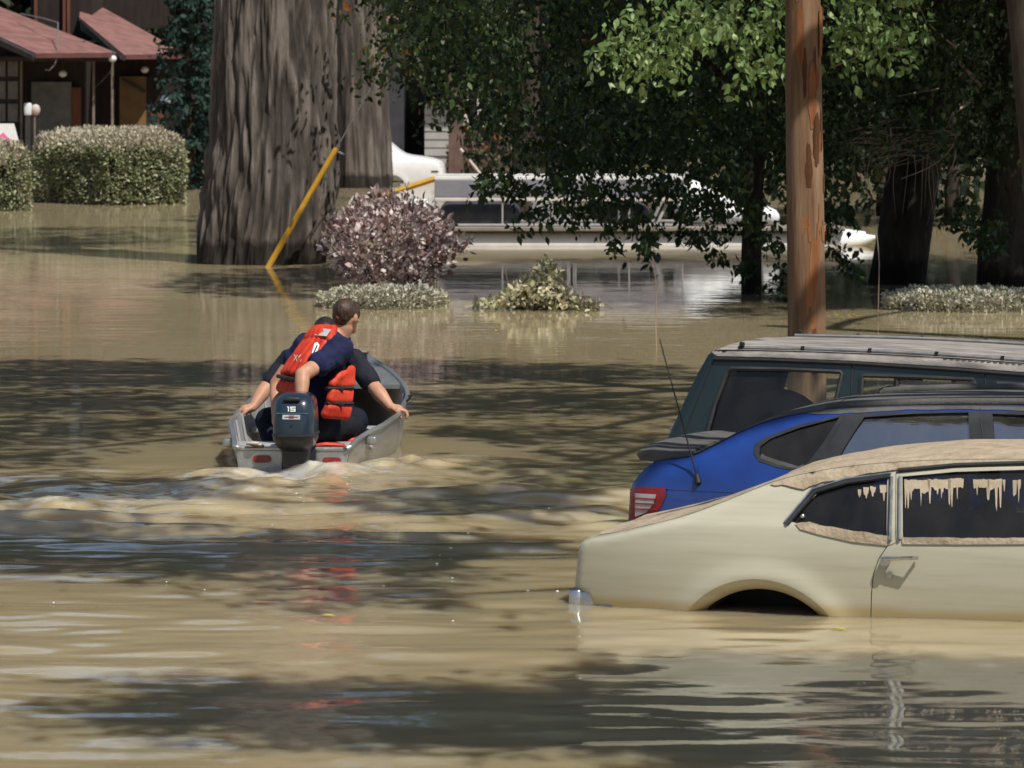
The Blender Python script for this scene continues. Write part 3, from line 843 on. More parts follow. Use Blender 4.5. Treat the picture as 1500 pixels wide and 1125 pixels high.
# ---- dark green estate off-roader
def green_suv():
    c = Car("suv_car", "dark green boxy off-road wagon with dusty roof and spare wheel inside", W(985, 744), .86, .25, .45, .25, .3, .20, .03, .045)
    top_px = [(1041,516),(1048,513),(1100,513),(1200,515.5),(1300,519.5),(1400,525),(1500,532),(1600,541),(1625,545),(1690,600),(1720,640),(1800,650),(1900,660),(1960,670)]
    tail_px = [(975,760),(968,720),(970,660),(978,640),(1000,590),(1020,548),(1036,520),(1041,516)]
    nose_px = [(1960,670),(1978,690),(1980,740),(1976,765)]
    c.ends = (c.uz(966,720)[0]-.2, c.uz(1980,720)[0]+.2)
    tail = c.pxl(tail_px); top = c.pxl(top_px); nose = c.pxl(nose_px)
    sil = tail[:-1]+top+nose[1:]
    c.sil = np.array(dens(sil, .04, False))
    ru = c.uz(1180,744)[0]; fu = ru+2.55; R = .40; az = -.27
    c.arches = [(ru, az, R, .02), (fu, az, R, .02)]; zb = -.4
    bottom = [(nose[-1][0], zb)]
    for au in (fu, ru): bottom += arch_pts(au, az, R+.055, zb)
    for au in (fu, ru): c.arch_lip(au, az, R, M['green'], zb)
    outline = [tuple(p) for p in sil]+bottom+[(tail[0][0], zb)]
    q = c.pxl([(1033,640),(1046,590),(1065,541),(1072,538),(1150,539),(1232,543),(1236,547),(1226,590),(1214,640)])
    d1 = c.pxl([(1261,551),(1266,548),(1340,550),(1426,554),(1429,559),(1428,640),(1258,636)])
    d2 = c.pxl([(1459,560),(1540,563),(1600,570),(1660,640),(1457,642)])
    c.panel('body_side', outline, M['green'], [q, d1, d2], 0, .045)
    for nm, w in (('quarter_window', q), ('window', d1), ('window', d2)):
        for sg in (1, -1):
            g = c.panel(nm, inset(w, -.008), M['glass'], off=-.012, step=.1, sgns=(sg,))
            mb = MB(); L = dens(inset(w, .008), .08); L = np.vstack([L, L[:1]])
            mb.tube([c.p3(u, z, .003, sg) for u, z in L], .014, 6); mb.build('window_frame', M['darktrim'], g, True)
            if w is d1:
                mb = MB(); a, b = c.uz(1313,550), c.uz(1312,640); mb.tube([c.p3(a[0], a[1], -.008, sg), c.p3(b[0], b[1], -.008, sg)], .017, 6); mb.build('window_divider', M['black'], g)
    # silt stuck to the lower part of the door glass
    c.panel('silt_film', c.pxl([(1317,556),(1424,560),(1424,640),(1316,640)]), M['silt_film'], off=-.010, step=.1)
    c.panel('silt_film', c.pxl([(1464,567),(1540,568),(1600,574),(1655,640),(1462,640)]), M['silt_film'], off=-.010, step=.1)
    for ln in ([(1248,534),(1247,580),(1240,640),(1225,690)], [(1443,543),(1443,600),(1444,700)]):
        c.trim('door_seam', c.pxl(ln), .005, M['black'], .0)
    c.trim('tailgate_seam', c.pxl([(1055,512),(1045,530),(1020,590),(999,645),(990,720)]), .004, M['black'], .0)
    c.trim('drip_rail', c.pxl([(1046,525.5),(1120,527),(1250,532),(1400,541.5),(1500,549),(1610,560)]), .012, M['black'], .010)
    c.ribbon('top_skin', sil, M['green'], 0, .012)
    roof = [p for p in dens(top, .05, False) if c.uz(1040,511)[0] < p[0] < c.uz(1615,530)[0]]
    c.ribbon('silt_layer', roof, M['roofdust'], .004, .014, rough=.006, m=24, step=.04)
    c.panel('silt_layer', c.pxl([(1043,515.5),(1049,512.5),(1100,512.5),(1200,515),(1300,519),(1400,524.5),(1500,531.5),(1600,540.5),(1606,556),(1500,545),(1400,537.5),(1250,528.5),(1120,523),(1050,521.5)]), M['roofdust'], off=.003, step=.04)
    ws = [p for p in dens(top, .05, False) if c.uz(1632,538)[0] < p[0] < c.uz(1712,632)[0]]
    c.ribbon('windscreen', ws, M['glass'], .006, .03, edge=.06)
    rw = [p for p in dens(tail, .04, False) if c.uz(1020,600)[1] < p[1] < c.uz(1036,518)[1]]
    c.ribbon('rear_window', rw, M['tint'], .006, .03, edge=.12)
    # roof rails with fixing screws
    for sg in (1, -1):
        rl = c.pxl([(1078,515),(1200,517.5),(1300,521),(1400,526.5),(1500,533.5),(1590,542)])
        pts = [c.p3(u, z, .0, sg)+Vector((0, sg*.05, .022)) for u, z in rl]
        mb = MB(); mb.tube(pts, .014, 6, flat=.8); ra = mb.build('roof_rail', M['railmetal'], c.root, True)
        for px in (1084, 1174, 1272, 1370, 1467):
            u = c.uz(px, 512)[0]
            z = float(np.interp(u, [p[0] for p in rl], [p[1] for p in rl]))
            mb = MB(); mb.box(c.p3(u, z, .0, sg)+Vector((0, sg*.036, .028)), (.02, .012, .02)); mb.build('screw', M['black'], ra)
        p = c.p3(*c.uz(1092,510), 0, sg)+Vector((-.03, sg*.035, .02)); mb = MB(); mb.box(p, (.03, .025, .03), None, .006); mb.build('rail_foot', M['black'], ra)
    c.liner(outline, [inset(q, -.01), inset(d1, -.01), inset(d2, -.01)])
    c.ribbon('headliner', roof, M['interior'], -.06, .02, edge=.02)
    c.seats([c.uz(1490,600)[0]], c.uz(1490,600)[1]+.05); c.seats([c.uz(1250,600)[0]], c.uz(1250,600)[1]-.08)
    # spare wheel standing inside the load space
    sp = c.uz(1108, 634); mb = MB(); n = 30; vs = []; fs = []
    prof = [(-.1,.2),(-.11,.27),(-.09,.33),(.09,.33),(.11,.27),(.1,.2)]
    for k in range(n):
        th = 2*math.pi*k/n
        for (o, r) in prof: vs.append((sp[0]+r*math.cos(th), -.42+o, sp[1]-.10+r*math.sin(th)))
    m_ = len(prof)
    for k in range(n):
        for i in range(m_-1): fs.append((k*m_+i, k*m_+i+1, ((k+1) % n)*m_+i+1, ((k+1) % n)*m_+i))
    mb.add(vs, fs); mb.build('spare_wheel', M['black'], c.root, True)
    # tailgate hinge and latch pieces
    for (a, b, r) in (((965,634),(983,619),.008),((971,641),(978,637),.016),((980,620),(986,618),.018)):
        pa, pb = c.uz(*a), c.uz(*b); mb = MB(); mb.tube([Vector((pa[0], -.55, pa[1])), Vector((pb[0], -.55, pb[1]))], r, 8); mb.build('tailgate_latch', M['chrome'], c.root, True)
    for sg in (1, -1):
        for au in (ru, fu): c.wheel(au, az, .33, sg, M['chrome'])
        mb = MB(); mb.box((c.ends[0]+.24, -sg*.7, .1), (.06, .16, .3), None, .015); mb.build('tail_light', M['redlens'], c.root, True)
        mb = MB(); mb.box((c.ends[1]-.2, -sg*.55, .1), (.06, .25, .18), None, .02); mb.build('headlight', M['clearlens'], c.root, True)
    mb = MB(); mb.box((c.ends[0]+.17, 0, -.12), (.16, 1.7, .16), None, .04); mb.build('bumper', M['darktrim'], c.root, True)
    return c

M['silt_film'] = mat_glass("silt_film", (.75,.76,.76), .5, .75)
M['roofdust'] = mat_noise("roof_dust", (.15,.14,.13), (.36,.325,.295), 4, .75, .003, 50, spec=.3, stretch=(1,3,3))
M['railmetal'] = mat_noise("rail_metal", (.25,.25,.26), (.4,.4,.4), 9, .35, 0, metal=.6)
cream_coupe(); blue_hatch(); green_suv()
# ---------------------------------------------------------------- rescue boat, outboard, crew
M['alu'] = mat_noise("brushed_aluminium", (.31,.32,.32), (.47,.47,.46), 5, .33, .002, 40, metal=.7, stretch=(1,.3,2))
M['aluin'] = mat_noise("painted_grey_inside", (.34,.35,.36), (.46,.47,.48), 4, .5, 0, metal=.3)
M['cowl'] = mat_noise("blue_black_cowl", (.012,.022,.038), (.02,.034,.055), 4, .28, 0, spec=.5, coat=.4)
M['leg'] = mat_noise("black_motor_leg", (.006,.008,.011), (.014,.016,.02), 6, .35)
M['white'] = mat_noise("white_print", (.75,.75,.75), (.85,.85,.85), 5, .5)
M['teal'] = mat_noise("teal_print", (.01,.16,.16), (.02,.2,.19), 5, .5)
M['skin'] = mat_noise("skin", (.40,.20,.125), (.52,.28,.185), 9, .5, .0006, 90, spec=.35)
M['hair'] = mat_noise("brown_hair", (.016,.008,.005), (.085,.045,.028), 70, .5, .006, 90, stretch=(1,1,.25))
M['blackhair'] = mat_noise("black_hair", (.008,.007,.006), (.02,.017,.015), 90, .55, .003, 120)
M['navy'] = mat_noise("navy_cotton", (.010,.013,.045), (.017,.021,.066), 7, .9, .012, 11, spec=.2)
M['blackcloth'] = mat_noise("black_cotton", (.008,.009,.012), (.016,.017,.022), 7, .85, .01, 12, spec=.2)
M['vest'] = mat_noise("red_nylon", (.46,.030,.012), (.62,.055,.022), 8, .6, .007, 14, spec=.35)
M['strap'] = mat_noise("black_webbing", (.01,.01,.011), (.022,.02,.02), 30, .8)
M['reflect'] = mat_noise("grey_reflective_tape", (.42,.43,.44), (.58,.59,.6), 12, .4)
M['redplastic'] = mat_noise("red_plastic", (.5,.035,.02), (.62,.05,.03), 9, .4)
M['rope'] = mat_noise("pale_rope", (.4,.35,.28), (.62,.57,.48), 60, .9, .003, 150)
M['oldrope'] = mat_noise("grey_rope", (.12,.11,.09), (.24,.22,.18), 60, .9, .003, 150)

def blob(name, prims, voxel, mat, parent=None, it=6, disp=0.0):
    "one continuous surface grown from tapered limbs (c) and ellipsoids (e)"
    mb = MB()
    for p in prims:
        if p[0] == 'c':
            a, ra, b, rb = Vector(p[1]), p[2], Vector(p[3]), p[4]
            ax = (b-a); L = ax.length; ax = ax/L if L > 1e-6 else Vector((0,0,1))
            pts = []; rad = []
            for t in (80, 60, 40, 20, 0): pts.append(a-ax*ra*math.sin(math.radians(t))); rad.append(ra*math.cos(math.radians(t)))
            for t in (0, 20, 40, 60, 80): pts.append(b+ax*rb*math.sin(math.radians(t))); rad.append(rb*math.cos(math.radians(t)))
            mb.tube(pts, rad, 16)
        else:
            c, r, R = Vector(p[1]), p[2], (p[3] if len(p) > 3 else Matrix.Identity(3))
            t = MB(); t.sphere((0,0,0), 1.0, 20, 12, r)
            mb.add([c+R @ Vector(v) for v in t.v], t.f)
    me = mb.mesh(name+"_raw", mat)
    o = bpy.data.objects.new(name, me); col.objects.link(o)
    m1 = o.modifiers.new("r", 'REMESH'); m1.mode = 'VOXEL'; m1.voxel_size = voxel; m1.use_smooth_shade = True
    m2 = o.modifiers.new("s", 'SMOOTH'); m2.factor = .5; m2.iterations = it
    dg = bpy.context.evaluated_depsgraph_get()
    nm = bpy.data.meshes.new_from_object(o.evaluated_get(dg), depsgraph=dg)
    bpy.data.objects.remove(o); bpy.data.meshes.remove(me)
    nm.name = name
    if disp:
        n = len(nm.vertices); co = np.empty(n*3); nm.vertices.foreach_get("co", co); co = co.reshape(-1, 3)
        no = np.empty(n*3); nm.vertices.foreach_get("normal", no); no = no.reshape(-1, 3)
        f = fbm(co[:, 0]*14+co[:, 2]*9, co[:, 1]*14-co[:, 2]*5, co[:, 2]*10, 3)-.5
        co += no*(f*disp*2)[:, None]
        nm.vertices.foreach_set("co", co.ravel())
    nm.polygons.foreach_set("use_smooth", [True]*len(nm.polygons))
    nm.materials.clear(); nm.materials.append(mat); nm.update()
    return obj(name, nm, parent)

BO = W(428, 690); BR = -.078
boat = empty("rescue_boat", BO, BR)
tag(boat, "dented grey aluminium rescue skiff carrying two men", "boat")
BM = Matrix.Translation(BO) @ Matrix.Rotation(BR, 4, 'Z'); BI = BM.inverted()
def LB(px, py, d): return BI @ P(px, py, d)

def hull():
    ls = np.array([0,.12,.3,.55,.8,1.1,1.4,1.8,2.2,2.6,3.0,3.3,3.5,3.62,3.7])
    hb = np.interp(ls, [0,.3,.8,1.4,2.2,2.6,3.0,3.3,3.5,3.62,3.7], [.375,.43,.52,.555,.53,.46,.34,.22,.13,.07,.012])
    zg = np.interp(ls, [0,.12,.3,.8,1.4,2.2,3.0,3.7], [.155,.185,.21,.25,.275,.345,.45,.555])
    zk = np.interp(ls, [0,2.2,3.0,3.5,3.7], [-.16,-.16,-.10,.06,.3])
    def section(i, inn):
        h, g, k = hb[i]-inn, zg[i], zk[i]+inn
        cz = k+.09*(1-ls[i]/4.5)+.02
        pts = [(h, g), (h*.985, g*.7+cz*.3), (h*.95, g*.35+cz*.65), (h*.87, cz), (h*.7, k+.025), (h*.35, k+.008), (0, k)]
        return pts+[(-x, z) for x, z in pts[-2::-1]]
    for nm, inn, mt, fl in (('hull', 0.0, M['alu'], False), ('inner_hull', .012, M['aluin'], True)):
        V = []; 
        for i in range(len(ls)): V += [(x, ls[i], z) for x, z in section(i, inn)]
        m_ = 13; n = len(ls)
        idx = np.arange(n*m_).reshape(n, m_)
        Q = np.stack([idx[:-1, :-1], idx[:-1, 1:], idx[1:, 1:], idx[1:, :-1]], -1).reshape(-1, 4)
        o = obj(nm, np_mesh(nm, V, Q[:, ::-1] if fl else Q, mt), boat)
        sm = o.modifiers.new("sub", 'SUBSURF'); sm.levels = 1; sm.render_levels = 2
    # transom plate with a dip in the middle
    sec = section(0, 0)
    top = [(.375,.155),(.34,.142),(.28,.138),(-.28,.138),(-.34,.142),(-.375,.155)]
    poly = [(x, 0, z) for x, z in sec[1:-1]]
    poly = [(x, .004, z) for x, z in top[::-1]]+[(x*.99, .004, z) for x, z in sec[1:-1]]
    mb = MB(); mb.prism(poly, (0,1,0), .03); tr = mb.build('transom', M['alu'], boat)
    for (px, py) in ((383,673),(486,675.5)):
        p = LB(px, py, BO.y-.02)
        mb = MB(); vs = []
        for k in range(20):
            th = 2*math.pi*k/20; cx = .036*(1 if math.cos(th) > 0 else -1)
            vs.append((p.x+cx+.025*math.cos(th), -.004, p.z+.025*math.sin(th)))
        mb.prism(vs, (0,1,0), .01); mb.build('reflector', M['redlens'], tr)
    # rolled gunwale all round
    rim = [(-hb[i], ls[i], zg[i]) for i in range(len(ls)-1, -1, -1)]+[(x, .012, z+.004) for x, z in top[::-1]][1:-1]+[(hb[i], ls[i], zg[i]) for i in range(len(ls))]
    rim = [tuple(p) for p in smooth_line(rim, 3)]
    mb = MB(); mb.tube(rim, .0165, 8); mb.build('gunwale', M['alu'], boat, True)
    # bow deck
    js = [i for i in range(len(ls)) if ls[i] >= 2.6]
    dk = [(hb[i]-.004, ls[i], zg[i]-.004) for i in js]+[(-hb[i]+.004, ls[i], zg[i]-.004) for i in js[::-1]]
    n = len(js); mb = MB(); mb.add(dk+[(x, y, z-.03) for x, y, z in dk], [(k, k+1, 2*n-2-k, 2*n-1-k) for k in range(n-1)]+[(0, 2*n-1, 4*n-1, 2*n)])
    mb.build('bow_deck', M['alu'], boat)
    for l0, l1, z in ((.5,.78,.115),(1.72,2.0,.13)):
        h = float(np.interp((l0+l1)/2, ls, hb))*.95
        mb = MB(); mb.box((0,(l0+l1)/2,z), (2*h, l1-l0, .035), None, .01); mb.build('thwart', M['aluin'], boat, True)
    for l in (.3,1.05,1.45,2.3):
        h = float(np.interp(l, ls, hb))-.016; g = float(np.interp(l, ls, zg))
        for sg in (1,-1):
            mb = MB(); mb.tube([(sg*h, l, g-.01), (sg*h*.95, l, g*.4), (sg*h*.86, l, -.06), (sg*h*.5, l, -.125)], .014, 6); mb.build('rib', M['aluin'], boat, True)
    mb = MB(); mb.box((0,1.3,-.085), (.62,2.3,.02)); mb.build('floor_boards', M['aluin'], boat)
    # oarlock blocks on the sides, grab handle on the bow quarter
    for (x, l, z) in ((-.46,.30,.16),(.475,.42,.17)):
        mb = MB(); mb.box((x, l, z), (.07,.10,.055), None, .012); mb.build('oarlock_block', M['alu'], boat, True)
    h = float(np.interp(2.0, ls, hb)); mb = MB(); mb.tube([(h, 1.85, .31), (h+.03, 1.9, .335), (h+.035, 2.05, .35), (h, 2.12, .345)], .008, 6); mb.build('grab_handle', M['leg'], boat, True)
hull()

def rope_coil(name, c, mat, r, loops, label, thick, seed):
    rr = random.Random(seed); pts = []
    for k in range(loops*14):
        th = 2*math.pi*k/14
        q = r*(.55+.45*math.sin(k*.37+seed))
        pts.append(Vector(c)+Vector((q*math.cos(th)*1.2, q*math.sin(th), abs(math.sin(k*.21))*r*.5+thick)))
    mb = MB(); mb.tube(pts, thick, 6)
    o = mb.build(name, mat, None, True); tag(o, label, "rope"); return o
p = BM @ Vector((-.0, 3.35, .52)); rope_coil('rope_coil', p, M['oldrope'], .10, 6, "grey mooring rope coiled on the bow deck of the skiff", .013, 1)
p = P(374, 656, BO.y+.02); rope_coil('rope_knot', p, M['rope'], .045, 4, "knot of pale rope tied over the stern corner of the skiff", .009, 2)

def outboard():
    t = empty("outboard_motor", BM @ Vector((.05, -.2, 0)), BR)
    tag(t, "blue-black outboard motor marked 15 clamped on the skiff's transom", "motor")
    def loft(name, levels, mat, parent, n=8, bev=.35):
        V = []; k = 4*n
        for (z, w, dp, yo) in levels:
            r = min(w, dp)*bev
            for (sx, sy, a0) in ((1,1,0),(-1,1,90),(-1,-1,180),(1,-1,270)):
                for i in range(n):
                    th = math.radians(a0+90*i/(n-1))
                    V.append((sx*(w/2-r)+r*math.cos(th), yo+sy*(dp/2-r)+r*math.sin(th), z))
        m_ = len(levels); idx = np.arange(m_*k).reshape(m_, k)
        nx = np.roll(idx, -1, axis=1)
        Q = np.stack([idx[:-1], nx[:-1], nx[1:], idx[1:]], -1).reshape(-1, 4)
        mb = MB(); mb.v = [tuple(v) for v in V]; mb.f = [tuple(int(i) for i in q) for q in Q]+[tuple(range(k))[::-1], tuple(range((m_-1)*k, m_*k))]
        return mb.build(name, mat, parent, True)
    lower = loft('lower_cowl', [(.15,.17,.22,.02),(.185,.23,.32,.01),(.225,.262,.40,0),(.255,.268,.41,0)], M['leg'], t, bev=.3)
    loft('cowl_seal', [(.255,.278,.42,0),(.268,.278,.42,0)], M['darktrim'], t, bev=.3)
    cw = loft('cowl', [(.268,.262,.40,0),(.30,.266,.402,0),(.40,.258,.39,.004),(.455,.248,.372,.008),(.485,.232,.34,.014),(.508,.20,.29,.02),(.522,.15,.22,.03),(.526,.09,.14,.04)], M['cowl'], t, bev=.3)
    # grip recess at the top edge
    mb = MB(); mb.box((-.005,-.155,.487), (.105,.06,.026), Matrix.Rotation(-.35, 3, 'X'), .008); mb.build('grip_recess', M['black'], cw, True)
    # the number 15
    def yb(z): return -(np.interp(z, [.268,.30,.40,.455], [.2,.201,.191,.178]))-.0022
    def stroke(mb, x0, x1, z0, z1):
        mb.add([(x0,yb(z0),z0),(x1,yb(z0),z0),(x1,yb(z1),z1),(x0,yb(z1),z1)], [(0,1,2,3)])
    zt, zb_ = .447, .415; s = .0068; ox = -.035
    mb = MB(); stroke(mb, ox+.002, ox+.014, zt-s, zt); stroke(mb, ox+.0075, ox+.014, zb_, zt-s)
    mb.build('numeral_one', M['white'], cw)
    mb = MB(); fx = ox+.022; zm = (zt+zb_)/2
    stroke(mb, fx, fx+.034, zt-s, zt); stroke(mb, fx, fx+.008, zm+s*.5, zt-s); stroke(mb, fx, fx+.034, zm-s*.5, zm+s*.5); stroke(mb, fx+.026, fx+.034, zb_+s, zm-s*.5); stroke(mb, fx, fx+.034, zb_, zb_+s)
    mb.build('numeral_five', M['white'], cw)
    mb = MB(); stroke(mb, -.105, .105, .402, .406); mb.build('stripe', M['teal'], cw)
    mb = MB(); stroke(mb, -.062, .052, .366, .394); st = mb.build('sticker', M['reflect'], cw)
    mb = MB()
    for x0, x1, z0, z1 in ((-.05,.04,.377,.383),(-.022,.012,.371,.375),(-.022,.012,.386,.390)):
        mb.add([(x0,yb(z0)-.0012,z0),(x1,yb(z0)-.0012,z0),(x1,yb(z1)-.0012,z1),(x0,yb(z1)-.0012,z1)], [(0,1,2,3)])
    mb.build('sticker_print', M['redlens'], st)
    mb = MB(); mb.tube([(-.004,-.2,.325),(-.004,-.206,.325)], .008, 10); mb.build('screw', M['leg'], cw)
    loft('leg', [(-.45,.09,.17,.02),(-.1,.11,.19,.02),(.02,.15,.2,.02),(.10,.17,.21,.02),(.16,.185,.22,.02)], M['leg'], t, bev=.25)
    mb = MB(); mb.box((0,.16,.08), (.22,.10,.22), None, .02); mb.build('clamp_bracket', M['leg'], t, True)
    mb = MB(); mb.tube([(.0,.18,.22),(-.02,.36,.26),(-.03,.5,.28)], [.022,.018,.02], 10); mb.build('tiller', M['leg'], t, True)
    mb = MB(); mb.box((0,.02,-.5), (.03,.3,.12), None, .01); mb.build('gearcase', M['leg'], t, True)
outboard()

def fingers(base, along, down, across, n=4, L=.075, r=.0095):
    "curled fingers: base knuckle point, direction they reach, direction they hook, direction across the hand"
    out = []
    for i in range(n):
        k = base+across*((i-(n-1)/2)*.0205)
        l = L*(1, 1.08, 1.0, .82)[i]
        a = k+along*l*.42; b = a+along*l*.12+down*l*.36; c = b-along*l*.14+down*l*.28
        out += [('c', k, r*1.08, a, r), ('c', a, r, b, r*.93), ('c', b, r*.93, c, r*.85)]
    return out

def crew():
    V = Vector
    # --- helmsman in the red vest, sitting sideways, looking ahead to the right
    pel = P(456,622,29.6); chest = P(466,545,29.6); ucl = P(480,510,29.6); nk = P(498,487,29.63); hd = P(509,464,29.64)
    shR = P(499,513,29.40); elR = P(443,549,29.10); wrR = P(441,592,29.0)
    shL = P(447,505,29.86); elL = P(405,562,29.84); wrL = P(404,606,29.7)
    kn1 = P(505,622,30.02); kn2 = P(516,628,29.85); ft1 = P(488,654,30.12); ft2 = P(500,656,29.95)
    fwd = V((.60,.80,-.1)).normalized(); side = V((.80,-.60,0)).normalized(); upv = side.cross(fwd).normalized(); 
    if upv.z < 0: upv = -upv
    R = Matrix((side, fwd, upv)).transposed()
    pr = [('e', hd+upv*.012-fwd*.012, (.076,.094,.105), R), ('c', hd+fwd*.04-upv*.05, .048, hd+fwd*.062-upv*.082, .030), ('c', hd-upv*.07-fwd*.02, .058, nk-V((0,0,.03)), .064),
          ('c', hd+fwd*.094+upv*.002, .010, hd+fwd*.112-upv*.022, .013), ('e', hd+fwd*.09-upv*.052, (.024,.012,.008), R), ('e', hd+fwd*.082+upv*.022+side*.03, (.016,.01,.009), R), ('e', hd+fwd*.082+upv*.022-side*.03, (.016,.01,.009), R)]
    for sg in (1,-1): pr.append(('e', hd+side*.079*sg-fwd*.008-upv*.008, (.011,.02,.032), R))
    pr += [('c', nk, .07, ucl, .12), ('c', ucl, .13, chest, .145), ('c', chest, .145, pel, .14),
           ('c', shR, .06, elR+ (shR-elR)*.08, .05), ('c', elR, .049, elR+(wrR-elR)*.3, .05), ('c', elR+(wrR-elR)*.3, .05, wrR, .032),
           ('c', shL, .06, elL, .047), ('c', elL, .045, elL+(wrL-elL)*.3, .046), ('c', elL+(wrL-elL)*.3, .046, wrL, .03),
           ('c', pel, .12, kn1, .07), ('c', pel+V((0,-.1,0)), .115, kn2, .07), ('c', kn1, .062, ft1, .045), ('c', kn2, .062, ft2, .045),
           ('c', ft1, .045, ft1+V((.10,.10,-.02)), .035), ('c', ft2, .045, ft2+V((.09,.10,-.02)), .035)]
    # hands: right one round the tiller, left one on the thwart
    for w, dr, dn, ac in ((wrR, V((.1,.55,-.8)).normalized(), V((.3,-.1,-.95)).normalized(), V((1,0,0))), (wrL, V((.1,-.1,-1)).normalized(), V((.5,.2,-.8)).normalized(), V((.2,1,0)).normalized())):
        pm = w+dr*.055
        pr += [('c', w, .029, pm, .034), ('c', pm-ac*.022, .024, pm+ac*.022, .024)]+fingers(pm+dr*.03, dr, dn, ac)
        pr += [('c', w+dr*.02+ac*.03, .013, pm+dr*.02+ac*.052+dn*.01, .011), ('c', pm+dr*.02+ac*.052+dn*.01, .011, pm+dr*.045+ac*.05+dn*.03, .0095)]
    man = blob('person', pr, .0075, M['skin'], None, 5)
    tag(man, "man in navy shirt and red life vest steering the skiff, looking to his side", "person")
    # hair: back and crown of the head
    hp = [('e', hd+upv*.034-fwd*.026, (.084,.094,.092), R), ('e', hd+upv*.002-fwd*.052, (.074,.058,.078), R), ('e', hd+upv*.062+fwd*.03, (.066,.062,.048), R)]
    for sg in (1,-1): hp.append(('e', hd+side*.066*sg+fwd*.012+upv*.022, (.018,.035,.036), R))
    blob('hair', hp, .007, M['hair'], man, 3, .012)
    # shirt: trunk, both sleeves
    sl = shR+(elR-shR)*.50
    sp = [('c', nk-V((0,0,.055)), .078, ucl, .135), ('c', ucl, .145, chest, .158), ('c', chest, .158, pel+V((0,0,.05)), .15), ('c', ucl+V((.03,-.03,.0)), .11, shR, .088), ('c', shR, .088, sl, .079), ('c', sl, .079, sl+(elR-shR)*.05, .083),
          ('c', shL, .08, shL+(elL-shL)*.45, .074)]
    blob('shirt', sp, .009, M['navy'], man, 4, .018)
    tp = [('c', pel+V((0,0,.02)), .15, pel, .155), ('c', pel, .14, kn1, .085), ('c', pel+V((0,-.1,0)), .13, kn2, .085), ('c', kn1, .08, ft1+V((0,0,.03)), .066), ('c', kn2, .08, ft2+V((0,0,.03)), .066)]
    blob('trousers', tp, .011, M['blackcloth'], man, 4, .008)
    # life vest: flat foam panels front and back, joined by a yoke, held by straps
    def pad(name, tl, tr, bl, br, rad, par, rows=4, colsn=5, bulge=0.0):
        tl, tr, bl, br = [P(*q) for q in (tl, tr, bl, br)]
        pr_ = []
        n_ = (tr-tl).cross(bl-tl).normalized(); n_ = -n_ if n_.y > 0 else n_
        for k in range(colsn+1):
            f = k/colsn; a_ = tl+(tr-tl)*f; b_ = bl+(br-bl)*f; o_ = n_*(bulge*math.sin(math.pi*f))
            m1 = a_+(b_-a_)*.5+o_*1.6
            pr_ += [('c', a_+o_, rad, m1, rad), ('c', m1, rad, b_+o_, rad)]
        return blob(name, pr_, .0075, M['vest'], par, 4, .005)
    back = pad('life_vest', (448,502,29.64), (476,503,29.44), (417,546,29.56), (446,549,29.33), .034, man, bulge=.02)
    pad('vest_back_pad', (417,558,29.56), (444,561,29.34), (411,568,29.55), (437,573,29.35), .034, back, bulge=.02)
    pad('vest_yoke', (460,484,29.62), (488,482,29.54), (452,495,29.60), (483,497,29.44), .032, back, bulge=.012)
    pad('vest_front_pad', (497,551,29.36), (515,541,29.50), (487,562,29.33), (513,562,29.46), .030, back)
    pad('vest_front_pad', (487,575,29.32), (512,575,29.45), (484,584,29.31), (511,585,29.44), .031, back)
    pad('vest_front_pad', (481,597,29.31), (509,598,29.44), (477,606,29.31), (506,609,29.43), .032, back)
    for y0, y1 in ((590.5,591),(569,568)):
        a, b = P(478,y0,29.29), P(516,y1,29.44); mb = MB(); mb.tube([a, a+(b-a)*.5+V((0,-.012,0)), b], .021, 8, flat=.6); mb.build('vest_strap', M['strap'], back, True)
        k = a+(b-a)*.55+V((0,-.03,0)); MB().box(k, (.045,.016,.034), None, .004).build('buckle', M['black'], back, True)
    a = [P(408,551,29.50), P(424,555,29.37), P(440,557,29.30), P(456,552,29.28)]
    mb = MB(); mb.tube(a, .02, 8, flat=.7); mb.build('vest_strap', M['strap'], back, True)
    def patch(name, pts, mat, th=.004):
        q = [P(*p) for p in pts]; n = (q[1]-q[0]).cross(q[2]-q[0]).normalized()
        if n.y > 0: n = -n
        mb = MB(); mb.prism(q, n, th); return mb.build(name, mat, back)
    patch('reflective_patch', [(458,491,29.525),(478,493,29.40),(485,483,29.45),(466,481,29.555)], M['reflect'])
    lb = patch('vest_label', [(456,520,29.285),(462,521,29.28),(468,506,29.355),(465,502,29.375),(461,503,29.375)], M['white'])
    mb = MB(); mb.tube([P(459.5,517,29.272), P(464.5,506,29.335)], .005, 6); mb.build('label_print', M['strap'], lb)
    for (a, b) in (((430,528,29.285),(436,520,29.30)),((431,519,29.30),(435,529,29.28)),((437,524,29.28),(441,519,29.295)),((440,530,29.275),(442,526,29.28))):
        mb = MB(); mb.tube([P(*a), P(*b)], .0022, 5); mb.build('ink_mark', M['reflect'], back)
    # --- crew mate in black, facing aft, hands on both gunwales
    pel = P(468,604,30.75); ch = P(468,556,30.7); uc = P(470,530,30.66); nk = P(474,510,30.62); hd = P(476,490,30.6)
    shL = P(424,528,30.66); elL = P(390,568,30.55); wrL = P(370,597,30.42)
    shR = P(520,528,30.62); elR = P(549,568,30.42); wrR = P(572,597,30.3)
    fw = V((-.1,-1,-.12)).normalized(); sd = V((1,-.1,0)).normalized(); up = fw.cross(sd)*-1; up = up if up.z > 0 else -up
    R = Matrix((sd, fw, up)).transposed()
    kL = P(392,616,30.1); kR = P(521,616,30.12); fL = P(398,658,30.0); fR = P(516,658,30.02)
    pr = [('e', hd+up*.012, (.076,.092,.102), R), ('c', hd+fw*.04-up*.05, .046, hd+fw*.06-up*.08, .030), ('c', hd-up*.06-fw*.02, .055, nk-V((0,0,.03)), .06), ('c', hd+fw*.092, .01, hd+fw*.108-up*.022, .013)]
